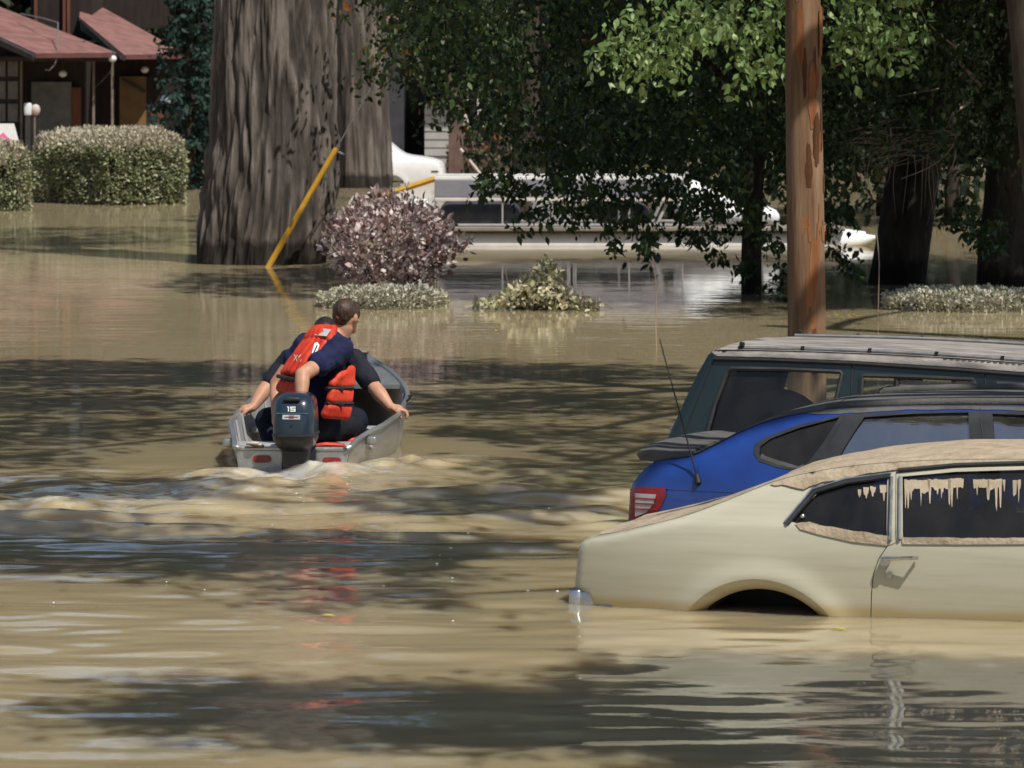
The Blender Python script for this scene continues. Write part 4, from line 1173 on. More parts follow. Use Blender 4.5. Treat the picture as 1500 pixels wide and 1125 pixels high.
    for sg in (1,-1): pr.append(('e', hd+sd*.078*sg-up*.005, (.011,.02,.03), R))
    pr += [('c', uc+V((-.1,0,0)), .10, uc+V((.1,0,0)), .10), ('c', uc, .13, pel, .14), ('c', shL, .058, elL, .05), ('c', elL, .05, elL+(wrL-elL)*.35, .051), ('c', elL+(wrL-elL)*.35, .051, wrL, .031),
           ('c', shR, .058, elR, .05), ('c', elR, .05, elR+(wrR-elR)*.35, .052), ('c', elR+(wrR-elR)*.35, .052, wrR, .031),
           ('c', pel, .11, kL, .07), ('c', pel, .11, kR, .07), ('c', kL, .06, fL, .045), ('c', kR, .06, fR, .045), ('c', fL, .042, fL+V((-.02,-.14,-.02)), .034), ('c', fR, .042, fR+V((.02,-.14,-.02)), .034)]
    for w, sg in ((wrL,-1),(wrR,1)):
        dr = V((sg*.95,-.1,-.25)).normalized(); dn = V((sg*.15,0,-1)).normalized(); ac = V((sg*.1,1,0)).normalized()
        pm = w+dr*.055
        pr += [('c', w, .030, pm, .036), ('c', pm-ac*.024, .025, pm+ac*.024, .025)]+fingers(pm+dr*.025+V((0,0,.006)), dr, dn, ac, L=.072, r=.0105)
        pr += [('c', w+dr*.02-ac*.028, .014, pm+dr*.005-ac*.048+dn*.02, .0115), ('c', pm+dr*.005-ac*.048+dn*.02, .0115, pm+dr*.02-ac*.046+dn*.05, .010)]
    m2 = blob('person', pr, .0075, M['skin'], None, 5)
    tag(m2, "dark-haired man in black shirt gripping both sides of the skiff behind the helmsman", "person")
    blob('hair', [('e', hd+up*.034-fw*.02, (.083,.094,.088), R), ('e', hd+up*.0-fw*.05, (.074,.058,.075), R), ('e', hd+up*.06+fw*.03, (.066,.06,.045), R)], .007, M['blackhair'], m2, 3, .004)
    sp = [('c', uc+V((-.12,0,0)), .112, uc+V((.12,0,0)), .112), ('c', uc, .145, ch, .155), ('c', ch, .155, pel+V((0,0,.05)), .15), ('c', nk-V((0,0,.05)), .075, uc, .12),
          ('c', shL, .078, shL+(elL-shL)*.72, .072), ('c', shR, .078, shR+(elR-shR)*.78, .074)]
    blob('shirt', sp, .009, M['blackcloth2'], m2, 4, .014)
    blob('trousers', [('c', pel, .145, pel+V((0,0,.03)), .15), ('c', pel, .13, kL, .088), ('c', pel, .13, kR, .088), ('c', kL, .084, fL+V((0,0,.03)), .062), ('c', kR, .084, fR+V((0,0,.03)), .062)], .011, M['navy2'], m2, 4, .008)
M['blackcloth2'] = mat_noise("dark_shirt", (.010,.012,.018), (.02,.022,.03), 7, .85, .01, 12, spec=.2)
M['navy2'] = mat_noise("dark_navy_trousers", (.006,.008,.016), (.012,.014,.026), 7, .85, .01, 12, spec=.2)
crew()

def gear():
    # black kit bag
    b = LB(495, 648, 29.25)
    o = blob('kit_bag', [('c', BM @ V3(.12,.26,.0), .085, BM @ V3(.2,.30,-.0), .085), ('c', BM @ V3(.13,.27,.09), .06, BM @ V3(.18,.30,.10), .06)], .012, M['blackcloth'], None, 4, .012)
    tag(o, "black soft kit bag slumped by the helmsman's feet inside the skiff", "bag")
    # red fuel can with handle and hose
    t = empty('fuel_can', BM @ V3(.20,.40,-.06), BR+.2); tag(t, "red fuel can with bar handle and grey hose in the stern", "fuel can")
    mb = MB(); mb.box((0,0,.085), (.24,.26,.16), None, .03); mb.build('can_body', M['redplastic'], t, True)
    mb = MB(); mb.tube([(-.10,-.12,.16),(-.10,-.12,.205),(-.04,-.12,.212),(.08,-.12,.205),(.10,-.12,.16)], .016, 8); mb.build('can_handle', M['redplastic'], t, True)
    mb = MB(); mb.tube([(.05,.05,.16),(.05,.05,.19)], .03, 12); mb.build('can_cap', M['black'], t, True)
    mb = MB(); mb.tube([(-.05,.0,.17),(-.14,-.1,.21),(-.2,-.2,.17),(-.2,-.3,.13)], .009, 6); mb.build('fuel_hose', M['oldrope'], t, True)
    # orange-and-black power saw
    t = empty('power_saw', BM @ V3(.25,.98,-.03), BR+.35); tag(t, "orange and black power saw lying along the starboard side of the skiff", "saw")
    mb = MB(); mb.box((0,0,.12), (.16,.22,.13), None, .03); mb.build('saw_body', M['redplastic'], t, True)
    mb = MB(); mb.box((0,-.02,.205), (.10,.16,.05), None, .02); mb.build('saw_cover', M['darktrim'], t, True)
    mb = MB(); mb.tube([(-.09,.02,.12),(-.10,.03,.23),(0,.04,.26),(.10,.03,.23),(.09,.02,.12)], .014, 8); mb.build('saw_handle', M['black'], t, True)
    mb = MB(); mb.box((.05,.30,.11), (.012,.42,.07), None, .005); mb.build('saw_bar', M['alu'], t)
    t2 = BM @ V3(.27,1.2,-.02); mb = MB(); n = 20
    mb.tube([t2+Vector((.09*math.cos(a),.03*math.cos(a),.09*math.sin(a)+.1)) for a in np.linspace(0, 6.1, n)], .022, 8)
    o = mb.build('hose_coil', M['black'], None, True); tag(o, "black rubber hose coil leaning on the skiff's starboard ribs", "hose")
def V3(*a): return Vector(a)
gear()
# ---------------------------------------------------------------- plants
LEAF = np.array([(0,0,0),(.22,.28,.03),(.24,.55,.04),(0,1,-.04),(-.24,.55,.04),(-.22,.28,.03)])
MAPLE = np.array([(0,0,0),(.16,.10,.0),(.5,.18,.03),(.32,.40,.02),(.44,.72,.0),(.15,.62,.02),(0,1.05,-.04),(-.15,.62,.02),(-.44,.72,.0),(-.32,.40,.02),(-.5,.18,.03),(-.16,.10,.0)])

def unit(v): return v/(np.linalg.norm(v, axis=-1, keepdims=True)+1e-9)

def leaves(name, pos, size, mat, parent=None, droop=.6, outward=None, shape=LEAF, jitter=.35, flat=0.0):
    n = len(pos)
    d = rng.normal(size=(n, 3))
    if outward is not None: d = d*.8+outward*1.2
    d[:, 2] -= droop*1.6
    d = unit(d)
    r = rng.normal(size=(n, 3)); r[:, 2] += flat
    nn = unit(r-(r*d).sum(1, keepdims=True)*d)
    s = np.cross(d, nn)
    sz = size*(1+jitter*rng.normal(size=n)).clip(.4, 1.9)
    k = len(shape)
    V = pos[:, None, :] + sz[:, None, None]*(shape[None, :, 0, None]*s[:, None]+shape[None, :, 1, None]*d[:, None]+shape[None, :, 2, None]*nn[:, None])
    F_ = np.arange(n*k).reshape(n, k)
    rnd = np.repeat(rng.random(n), k)
    me = np_mesh(name, V.reshape(-1, 3), F_, mat, False, {'rnd': rnd})
    return obj(name, me, parent)

def sprays(centers, per, L, spread):
    "leaf positions along drooping twigs that start at the centres"
    n = len(centers)
    a = rng.uniform(0, 2*np.pi, n); dr = np.stack([np.cos(a), np.sin(a), rng.uniform(-.7, .1, n)], 1)
    t = rng.random((n, per))
    p = centers[:, None]+dr[:, None]*(t*L)[..., None]
    p[..., 2] -= (t**2)*L*.5
    p += rng.normal(size=p.shape)*spread
    return p.reshape(-1, 3)

def in_ellipsoid(n, c, r, shell=0.0):
    v = unit(rng.normal(size=(n, 3))); q = (shell+(1-shell)*rng.random(n))**(1/3)
    return np.array(c)+v*q[:, None]*np.array(r)

def px_region(n, poly, d0, d1):
    poly = np.array(poly, float); out = np.zeros((0, 2))
    lo, hi = poly.min(0), poly.max(0)
    while len(out) < n:
        q = lo+(hi-lo)*rng.random((n*2, 2)); out = np.vstack([out, q[inside(poly, q)]])
    out = out[:n]; d = rng.uniform(d0, d1, n)
    return np.stack([(out[:, 0]-CX)/F*d, d, EYE-(out[:, 1]-HY)/F*d], 1)

def trunk_mesh(name, pts, rad, mat, parent, n=40, seg=.12, bark=.06, freq=9, flare=0.0, seed=0.0, lump=.05):
    L = dens3(pts, seg); rr = np.interp(np.linspace(0, 1, len(L)), np.linspace(0, 1, len(rad)), rad)
    t = unit(np.gradient(L, axis=0))
    up = np.array([0.0, 1.0, 0.0]) if abs(t[0][1]) < .8 else np.array([1.0, 0, 0])
    a = unit(np.cross(t, up)); b = np.cross(a, t)
    th = np.linspace(0, 2*np.pi, n, endpoint=False)
    TH, K = np.meshgrid(th, np.arange(len(L)))
    ht = np.concatenate([[0], np.cumsum(np.linalg.norm(np.diff(L, axis=0), axis=1))])[K]
    cx, cy = np.cos(TH), np.sin(TH)
    wx_ = fbm(cx*2+seed, cy*2, ht*.5, 3)-.5
    arc = rr[K]*freq*.55
    g1 = fbm(cx*arc+wx_*2.2+seed, cy*arc-wx_*2.2, ht*1.0+wx_*2.5, 3)
    ridge = 1-np.abs(2*g1-1)*3.0
    g2 = fbm(cx*arc*2.3+seed*2, cy*arc*2.3+wx_*3, ht*3.0, 3)
    fine = (1-np.abs(2*g2-1)*2.4)*.6
    lum = fbm(cx*1.3+seed, cy*1.3, ht*.35, 2)-.5
    R = rr[K]*(1-bark*np.clip(ridge, 0, 1)-bark*.45*np.clip(fine, -.3, 1)+lump*2*lum)
    V = L[K]+R[..., None]*(a[K]*cx[..., None]+b[K]*cy[..., None])
    idx = np.arange(len(L)*n).reshape(len(L), n); nx = np.roll(idx, -1, 1)
    Q = np.stack([idx[:-1], nx[:-1], nx[1:], idx[1:]], -1).reshape(-1, 4)
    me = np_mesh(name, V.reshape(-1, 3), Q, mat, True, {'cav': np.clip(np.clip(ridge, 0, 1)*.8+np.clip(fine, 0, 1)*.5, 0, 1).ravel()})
    return obj(name, me, parent)

def dens3(pts, step):
    pts = [np.array(p, float) for p in pts]; sm = smooth_line(pts, 6); out = [sm[0]]
    for p in sm[1:]:
        if np.linalg.norm(p-out[-1]) >= step*.8: out.append(p)
    return np.array(out)

def mat_bark(name, c0, c1, c2, scale=3.0, stretch=(1,1,.18), wet=None, bump=.03, cav=None):
    m, nt, b = new_mat(name)
    g = N(nt, "ShaderNodeNewGeometry"); mp = N(nt, "ShaderNodeMapping"); mp.inputs['Scale'].default_value = stretch
    nt.links.new(g.outputs['Position'], mp.inputs[0])
    nz = N(nt, "ShaderNodeTexNoise", i_Scale=scale, i_Detail=8.0, i_Roughness=.68); nt.links.new(mp.outputs[0], nz.inputs[0])
    cr = ramp(nt, nz.outputs[0], [(.3, c0), (.5, c1), (.72, c2)])
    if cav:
        ca = N(nt, "ShaderNodeAttribute", attribute_name="cav"); cc = ramp(nt, ca.outputs['Fac'], [(.15, (1,1,1)), (.8, (cav,)*3)])  # furrows also darkened in the colour, as shade would leave them
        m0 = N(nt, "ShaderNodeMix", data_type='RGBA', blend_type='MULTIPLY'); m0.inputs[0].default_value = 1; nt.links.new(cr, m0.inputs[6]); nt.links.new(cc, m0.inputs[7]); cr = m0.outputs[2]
    if wet:
        sp = N(nt, "ShaderNodeSeparateXYZ"); nt.links.new(g.outputs['Position'], sp.inputs[0])
        n2 = N(nt, "ShaderNodeTexNoise", i_Scale=5.0, i_Detail=4.0); nt.links.new(g.outputs['Position'], n2.inputs[0])
        ma = N(nt, "ShaderNodeMath", operation='MULTIPLY_ADD'); ma.inputs[1].default_value = -.35
        nt.links.new(n2.outputs[0], ma.inputs[0]); nt.links.new(sp.outputs[2], ma.inputs[2])
        wt = ramp(nt, ma.outputs[0], [(wet[0], (.28,.28,.28)), (wet[1], (1,1,1))])
        mx = N(nt, "ShaderNodeMix", data_type='RGBA', blend_type='MULTIPLY'); mx.inputs[0].default_value = 1
        nt.links.new(cr, mx.inputs[6]); nt.links.new(wt, mx.inputs[7]); cr = mx.outputs[2]
    nt.links.new(cr, b.inputs['Base Color']); b.inputs['Roughness'].default_value = .9; b.inputs['Specular IOR Level'].default_value = .15
    bp = N(nt, "ShaderNodeBump", i_Strength=1.0, i_Distance=bump); nt.links.new(nz.outputs[0], bp.inputs['Height']); nt.links.new(bp.outputs[0], b.inputs['Normal'])
    return m

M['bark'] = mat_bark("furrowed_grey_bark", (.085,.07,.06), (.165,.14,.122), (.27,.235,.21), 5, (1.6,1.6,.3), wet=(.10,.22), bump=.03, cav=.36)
M['bark2'] = mat_bark("dark_brown_bark", (.02,.016,.012), (.05,.04,.032), (.10,.08,.065), 4, (1.5,1.5,.25), wet=(.05,.2), bump=.03)
M['twig'] = mat_bark("pale_dead_twig", (.16,.12,.09), (.28,.22,.17), (.4,.33,.27), 12)
M['pole'] = mat_bark("weathered_pole_wood", (.09,.048,.028), (.20,.12,.072), (.30,.20,.13), 4.5, (2.2,2.2,.16), bump=.012)
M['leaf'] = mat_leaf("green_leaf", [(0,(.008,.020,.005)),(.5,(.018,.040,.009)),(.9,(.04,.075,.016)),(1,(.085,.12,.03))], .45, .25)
M['leafsunlit'] = mat_leaf("sun_painted_leaf", [(0,(.09,.16,.045)),(.5,(.16,.25,.08)),(1,(.28,.36,.15))], .4, .3)  # lit copy of the green leaf, sunlight put into its colour
M['leafshaded'] = mat_leaf("shade_painted_leaf", [(0,(.004,.010,.003)),(.6,(.009,.020,.005)),(1,(.02,.034,.008))], .7, .15)  # foliage darkened in colour for the canopy shade over it
M['leafolive'] = mat_leaf("olive_leaf", [(0,(.012,.026,.006)),(.6,(.03,.055,.012)),(.93,(.07,.095,.02)),(1,(.30,.09,.02))], .5, .3)
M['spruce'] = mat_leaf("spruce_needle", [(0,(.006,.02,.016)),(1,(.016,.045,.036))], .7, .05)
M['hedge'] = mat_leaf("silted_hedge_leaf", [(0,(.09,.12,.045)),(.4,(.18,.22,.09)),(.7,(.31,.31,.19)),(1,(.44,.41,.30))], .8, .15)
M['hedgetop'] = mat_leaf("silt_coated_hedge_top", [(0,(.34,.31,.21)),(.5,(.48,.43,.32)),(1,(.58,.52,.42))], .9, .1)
M['purple'] = mat_leaf("silted_purple_leaf", [(0,(.16,.08,.08)),(.3,(.34,.22,.21)),(.6,(.56,.44,.42)),(1,(.80,.73,.70))], .7, .15)
M['palehedge'] = mat_leaf("pale_silted_leaf", [(0,(.17,.19,.10)),(.4,(.42,.40,.29)),(1,(.66,.61,.51))], .8, .15)
M['debris'] = mat_leaf("silted_vine_leaf", [(0,(.20,.23,.09)),(.5,(.44,.41,.24)),(1,(.62,.56,.42))], .8, .2)
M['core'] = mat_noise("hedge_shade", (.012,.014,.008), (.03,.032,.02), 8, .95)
GZ = -.62

def limb(tree, p0, p1, r0, r1, mat, sag=.3, name='limb', n=14):
    p0, p1 = np.array(p0), np.array(p1); m_ = (p0+p1)/2+np.array([0,0,sag])
    return trunk_mesh(name, [p0, m_, p1], [r0, (r0+r1)/2, r1], mat, tree, n, .18, .06, 5)

def shade_ok(pos, keep):
    "drop leaves that stand between the sun and given sunlit spots (gaps in the crown)"
    s = np.array(SUN); ok = np.ones(len(pos), bool)
    for (c, r) in keep:
        v = pos-np.array(c); t = v@s; dd = np.linalg.norm(v-t[:, None]*s, axis=1)
        ok &= ~((dd < r) & (t > .3))
    return pos[ok]

def make_tree(name, label, base, top, rad, crowns, bark, leaf, leafsize, count,  group=None, n=40, barkamt=.05, limbs=(), keep=(), bend=0.0, spray=None, shape=LEAF):
    t = empty(name, (base[0], base[1], GZ)); tag(t, label, "tree", group)
    off = np.array([base[0], base[1], GZ])
    b = np.array([base[0], base[1], GZ-.1])-off; tp = np.array(top)-off
    trunk_mesh('trunk', [b, b+(tp-b)*.33+np.array([bend,0,0]), b+(tp-b)*.66+np.array([bend*.6,0,0]), tp], rad, bark, t, n, .15, barkamt, 8, seed=base[0])
    tot = sum(c[1][0]*c[1][1]*c[1][2] for c in crowns); allp = []
    for (c, r) in crowns:
        k = int(count*r[0]*r[1]*r[2]/tot)
        cen = in_ellipsoid(max(8, k//10), c, r, .25)
        pos = sprays(cen, 10, spray or min(r)*.35, (spray or 0)*.22 or leafsize)
        allp.append(pos)
        lm = limb(t, b+(tp-b)*(.7+.25*random.random()), np.array(c)-off-np.array([0,0,r[2]*.3]), max(.05, rad[-1]*.7), .04, bark)
    pos = np.concatenate(allp)
    if keep: pos = shade_ok(pos, keep)
    leaves('crown', pos-off, leafsize, leaf, t, .5, shape=shape)
    return t

# spots that the photograph shows in full sun
SUNNY = [(P(115,215,98), 2.2), (P(220,215,98), 1.6), (P(572,350,54.5), 1.0), (P(785,425,50.5), .7), (P(610,240,120), 2.0), (P(700,300,71), 1.6), (P(900,300,71), 1.4), (P(1180,300,35.5), .45), (P(1180,100,35.5), .4), (P(1400,450,49), 1.4), (P(470,560,29.4), 1.1), (P(110,60,141), 2.5), (P(560,440,52), 1.2)]

# ---- great cottonwood and the one behind it
def big_trees():
    d = 64.0; s = d/F
    t = empty("cottonwood_tree", (P(383,385,d).x, d, GZ)); tag(t, "huge old tree with deeply furrowed grey bark behind the yellow guard", "tree")
    off = np.array([P(383,385,d).x, d, GZ])
    def q(x, y): p = P(x, y, d); return np.array([p.x, p.y, p.z])-off
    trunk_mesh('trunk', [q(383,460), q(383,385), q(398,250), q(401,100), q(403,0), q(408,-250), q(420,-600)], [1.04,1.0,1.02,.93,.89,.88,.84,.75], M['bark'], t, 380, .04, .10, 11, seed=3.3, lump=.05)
    cr = []
    for (c, r) in (((-6,66,15),(5,4.5,4)), ((-1.5,68,16),(4.5,4.5,4)), ((-4,63,19),(6,5,4)), ((-9,68,17),(4,4,3.5))):
        cen = in_ellipsoid(60 if c[2] == 13.5 else 150, c, r, .2); cr.append(sprays(cen, 9, 1.6, .3)); limb(t, q(418,-560), np.array(c)-off, .3, .08, M['bark'])
    leaves('crown', shade_ok(np.concatenate(cr), SUNNY)-off, .42, M['leafshaded'], t)
    make_tree("cottonwood_tree", "tall grey tree trunk standing between the great trunk and the white car", (P(533,275,114).x,114), (P(525,-300,114).x,114,12), [.80,.70,.66,.6], [((-8,117,16),(5,5,4)), ((-4,119,18),(4.5,5,4))], M['bark'], M['leafshaded'], .5, 2600, n=90, barkamt=.08, keep=SUNNY)
big_trees()

# ---- box elder whose branches hang over the water
def box_elder():
    bx = P(1100,430,54.2).x
    t = empty("box_elder_tree", (bx, 54.2, GZ)); tag(t, "leafy green tree with low branches hanging down to the water", "tree")
    off = np.array([bx, 54.2, GZ])
    def q(x, y, d=54.2): p = P(x, y, d); return np.array([p.x, p.y, p.z])-off
    trunk_mesh('trunk', [q(1100,520), q(1101,430), q(1103,300), q(1112,150), q(1120,0), q(1130,-200)], [.15,.135,.125,.125,.12,.11], M['bark2'], t, 36, .08, .06, 7, seed=5)
    for (x0,y0,d0,x1,y1,d1,r) in ((1110,150,54.2,850,60,51.5,.06),(1115,60,54.2,700,20,60,.06),(1110,120,54.2,980,20,49.5,.06),(1115,100,54.2,1300,40,52,.05),(1120,0,54.2,560,60,63,.07),(1120,-50,54.2,1400,100,56,.06)):
        limb(t, q(x0,y0,d0), q(x1,y1,d1), r, .02, M['bark2'], .35)
    main = [(560,-60),(560,20),(640,60),(700,110),(730,170),(740,222),(820,232),(900,228),(980,235),(1060,240),(1130,255),(1200,250),(1260,230),(1330,190),(1400,210),(1500,250),(1620,250),(1620,-60)]
    cen = px_region(2100, main, 51.5, 58.5)
    pos = [sprays(cen, 19, .40, .065)]
    # hanging sprays under the main mass
    for (x, y, w, n) in ((712,262,14,9),(740,258,18,14),(820,262,20,14),(860,268,22,16),(910,275,24,18),(955,270,22,16),(985,268,20,18),(1020,285,22,18),(1050,290,20,16),(1070,270,20,16),(830,312,14,8),(700,280,14,5),(770,275,22,14),(775,305,16,6),(800,300,14,6),(840,285,20,12),(880,300,24,16),(900,345,16,7),(925,320,22,16),(945,355,14,7),(965,335,18,10),(1000,300,22,14),(1010,340,16,6),(1040,330,20,12),(1055,365,12,5),(1085,330,22,14),(1095,380,14,8),(1130,345,20,12),(1138,390,12,6),(1140,415,8,3),(1215,330,20,12),(1240,365,18,9),(1255,395,10,4),(1225,300,20,14),(1400,310,24,14),(1420,330,20,10),(1460,330,24,14),(1440,350,14,5),(1090,300,26,18)):
        c = np.array([P(x+random.gauss(0, w*.6), y+random.gauss(0, w*.55), random.uniform(51.5, 54.5)) for _ in range(n)]); pos.append(sprays(c, 11, .16, .035))
    pos = np.concatenate(pos)
    leaves('crown', pos-off, .078, M['leaf'], t, .8, jitter=.45)
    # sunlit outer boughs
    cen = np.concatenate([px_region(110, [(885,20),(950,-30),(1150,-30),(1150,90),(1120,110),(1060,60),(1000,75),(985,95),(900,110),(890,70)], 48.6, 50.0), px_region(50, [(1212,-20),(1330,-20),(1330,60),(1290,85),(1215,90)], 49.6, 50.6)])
    leaves('sunlit_bough', sprays(cen, 15, .36, .06)-off, .095, M['leafsunlit'], t, .75)
    # the dome of the crown, above the picture
    cen = in_ellipsoid(3200, (5.2,53.5,8.2), (6.4,7.6,4.6), .1)
    pos = sprays(cen, 8, .9, .2); pos = pos[(pos[:, 1] > 46.0) & (pos[:, 2] > 4.0)]
    lit = [(P(1000,40,49.3), 1.0), (P(1090,40,49.3), .8), (P(1270,40,50), .7), (P(930,50,49.3), .6), (P(700,120,63), 1.2), (P(600,60,63), 1.0)]
    leaves('upper_crown', shade_ok(pos, SUNNY+lit)-off, .30, M['leaf'], t, .5)
    # thin olive boughs on the left, in front of the far houses
    cen = px_region(170, [(505,-30),(560,60),(500,95),(520,110),(590,115),(640,160),(700,190),(738,235),(748,120),(740,-30)], 61, 64.5)
    cen = np.concatenate([cen, px_region(60, [(560,-20),(740,-20),(740,60),(640,40)], 61, 64.5)])
    leaves('thin_bough', sprays(cen, 13, .45, .08)-off, .11, M['leafolive'], t, .7)
box_elder()

def right_trees():
    t = make_tree("leaning_tree", "leaning dark trunk with dead pale branches, beside the low round hedge", (P(1305,415,57).x,57), (P(1400,-200,57).x,57.5,5.2), [.42,.36,.3,.26], [((8,60,8),(4,4,3)), ((10,57,9),(3,4,3))], M['bark2'], M['leafshaded'], .35, 3000, barkamt=.09, keep=SUNNY)
    off = np.array([P(1305,415,57).x, 57, GZ])
    def q(x, y, d=54): p = P(x, y, d); return np.array([p.x, p.y, p.z])-off
    r = random.Random(3)
    def twig(pts, r0):
        trunk_mesh('dead_branch', [q(*p) for p in pts], [r0, r0*.6, r0*.25], M['twig'], t, 6, .1, .02, 3)
    twig([(1440,130,53.5),(1370,62,52.5),(1300,68,51.8),(1215,100,51.5)], .028)
    twig([(1400,70,52.5),(1355,28,52),(1345,-10,52)], .016)
    twig([(1370,62,52.5),(1340,20,52.2),(1360,-10,52)], .012)
    twig([(1330,75,52),(1270,60,51.7),(1225,62,51.5)], .014)
    twig([(1420,150,53),(1390,175,52.6),(1400,205,52.6),(1370,240,52.5),(1320,262,52.4)], .018)
    twig([(1400,205,52.6),(1398,235,52.6),(1385,262,52.5)], .012)
    twig([(1375,130,52.8),(1330,138,52.4),(1310,142,52.2)], .012)
    for k in range(46):
        x, y = 1330+r.gauss(0,35), 205+r.gauss(0,14); dx = -r.uniform(30,90); 
        twig([(x,y,52.6),(x+dx*.5,y+r.uniform(-6,14),52.4),(x+dx,y+r.uniform(-4,36),52.2)], .0055)
    for k in range(14):
        x, y = 1240+r.uniform(0,140), 225+r.uniform(-10,15)
        twig([(x,y,52.5),(x+r.uniform(-8,8),y+30,52.5),(x+r.uniform(-14,14),y+r.uniform(60,130),52.5)], .005)
    make_tree("riverside_tree", "dark stout trunk draped in leaves near the low hedge's far end", (P(1475,430,54.5).x,54.5), (P(1500,-150,54.5).x,54.6,5), [.5,.36,.3,.28], [((8.5,55,7.5),(3,3.5,2.6))], M['bark2'], M['leafshaded'], .3, 2200, barkamt=.09, keep=SUNNY)
    make_tree("near_tree", "slim brown trunk rising past the leafy boughs beside the pole", (P(1520,470,44).x+.25,44), (P(1470,-60,44).x,44,5.5), [.22,.2,.18,.15], [((7.5,46,8.5),(3,2.5,2.2))], M['bark2'], M['leaf'], .2, 1800, keep=SUNNY, barkamt=.06)
    make_tree("backyard_tree", "straight dark trunk behind the leaves near the porch columns", (P(772,330,76).x,76), (P(768,-300,76).x,76,8), [.27,.25,.23,.2], [((3,80,11),(5,4,4))], M['bark2'], M['leafshaded'], .4, 2200, barkamt=.07, keep=SUNNY)
right_trees()

# ---- trees beyond: fill the shade behind the water
def far_trees():
    spec = [(790,98,3.8,(2.2,2,2.6)),(880,88,3.2,(2.6,2.2,2.8)),(985,84,3.0,(2.6,2.2,2.8)),(1090,90,3.2,(2.8,2.2,2.9)),(1190,82,3.0,(2.6,2.2,2.9)),(1290,88,3.2,(2.6,2.2,2.8)),(1390,82,3.2,(2.6,2.2,2.9)),(1490,88,3.2,(2.6,2.2,2.9)),(1600,90,3.4,(3,2.4,3))]
    names = ["bushy dark tree behind the porch columns", "dark shrubby tree behind the flooded pontoon boat's seats", "dark shrubby tree behind the pontoon boat's middle", "dense dark tree behind the pontoon boat's bow", "dense dark tree seen past the wooden pole", "dense dark tree behind the leaning trunk", "dense dark tree between the leaning and stout trunks", "dense dark tree behind the stout trunk", "dense dark tree beyond the slim brown trunk"]
    for (px, d, zc, r), lb in zip(spec, names):
        x = (px-CX)/F*d
        make_tree("dense_tree", lb, (x, d), (x+.2, d, zc), [.16,.14,.1,.06], [((x, d, zc), r), ((x+.6, d+.5, zc+3.2), (r[0]*1.2, r[1], r[2]))], M['bark2'], M['leafshaded'], .24, 3000, "dark trees across the flooded yard", n=14)
    lab = ["far tall tree behind the red-roofed houses", "far tall tree between the red roofs and the great trunk", "far tall tree behind the porch house", "far tall tree beyond the pontoon boat", "far tall tree beyond the wooden pole", "far tall tree beyond the leaning trunk", "far spreading tree beside the red-roofed house's outer end"]
    for k, (px, d) in enumerate(((60,178),(300,172),(620,180),(860,176),(1080,172),(1330,178),(-220,168))):
        x = (px-CX)/F*d
        make_tree("tall_tree", lab[k], (x, d), (x, d, 9), [.45,.4,.3,.2], [((x, d, 6), (5.5,3,5.5)), ((x+1, d+1, 14), (6.5,4,6)), ((x-1, d+1, 22), (6,4,5)), ((x-2, d-1, 4), (4.5,2.5,3.5))], M['bark2'], M['leafshaded'], .7, 5200, "tall trees behind the houses", n=16)
far_trees()
tag(leaves('woodland', np.stack([rng.uniform(-75,75,26000), rng.uniform(186,202,26000), rng.random(26000)**1.15*32], 1), 1.5, M['leafshaded'], None, .3), "dark woodland far beyond the flooded houses", None, None, 'stuff')

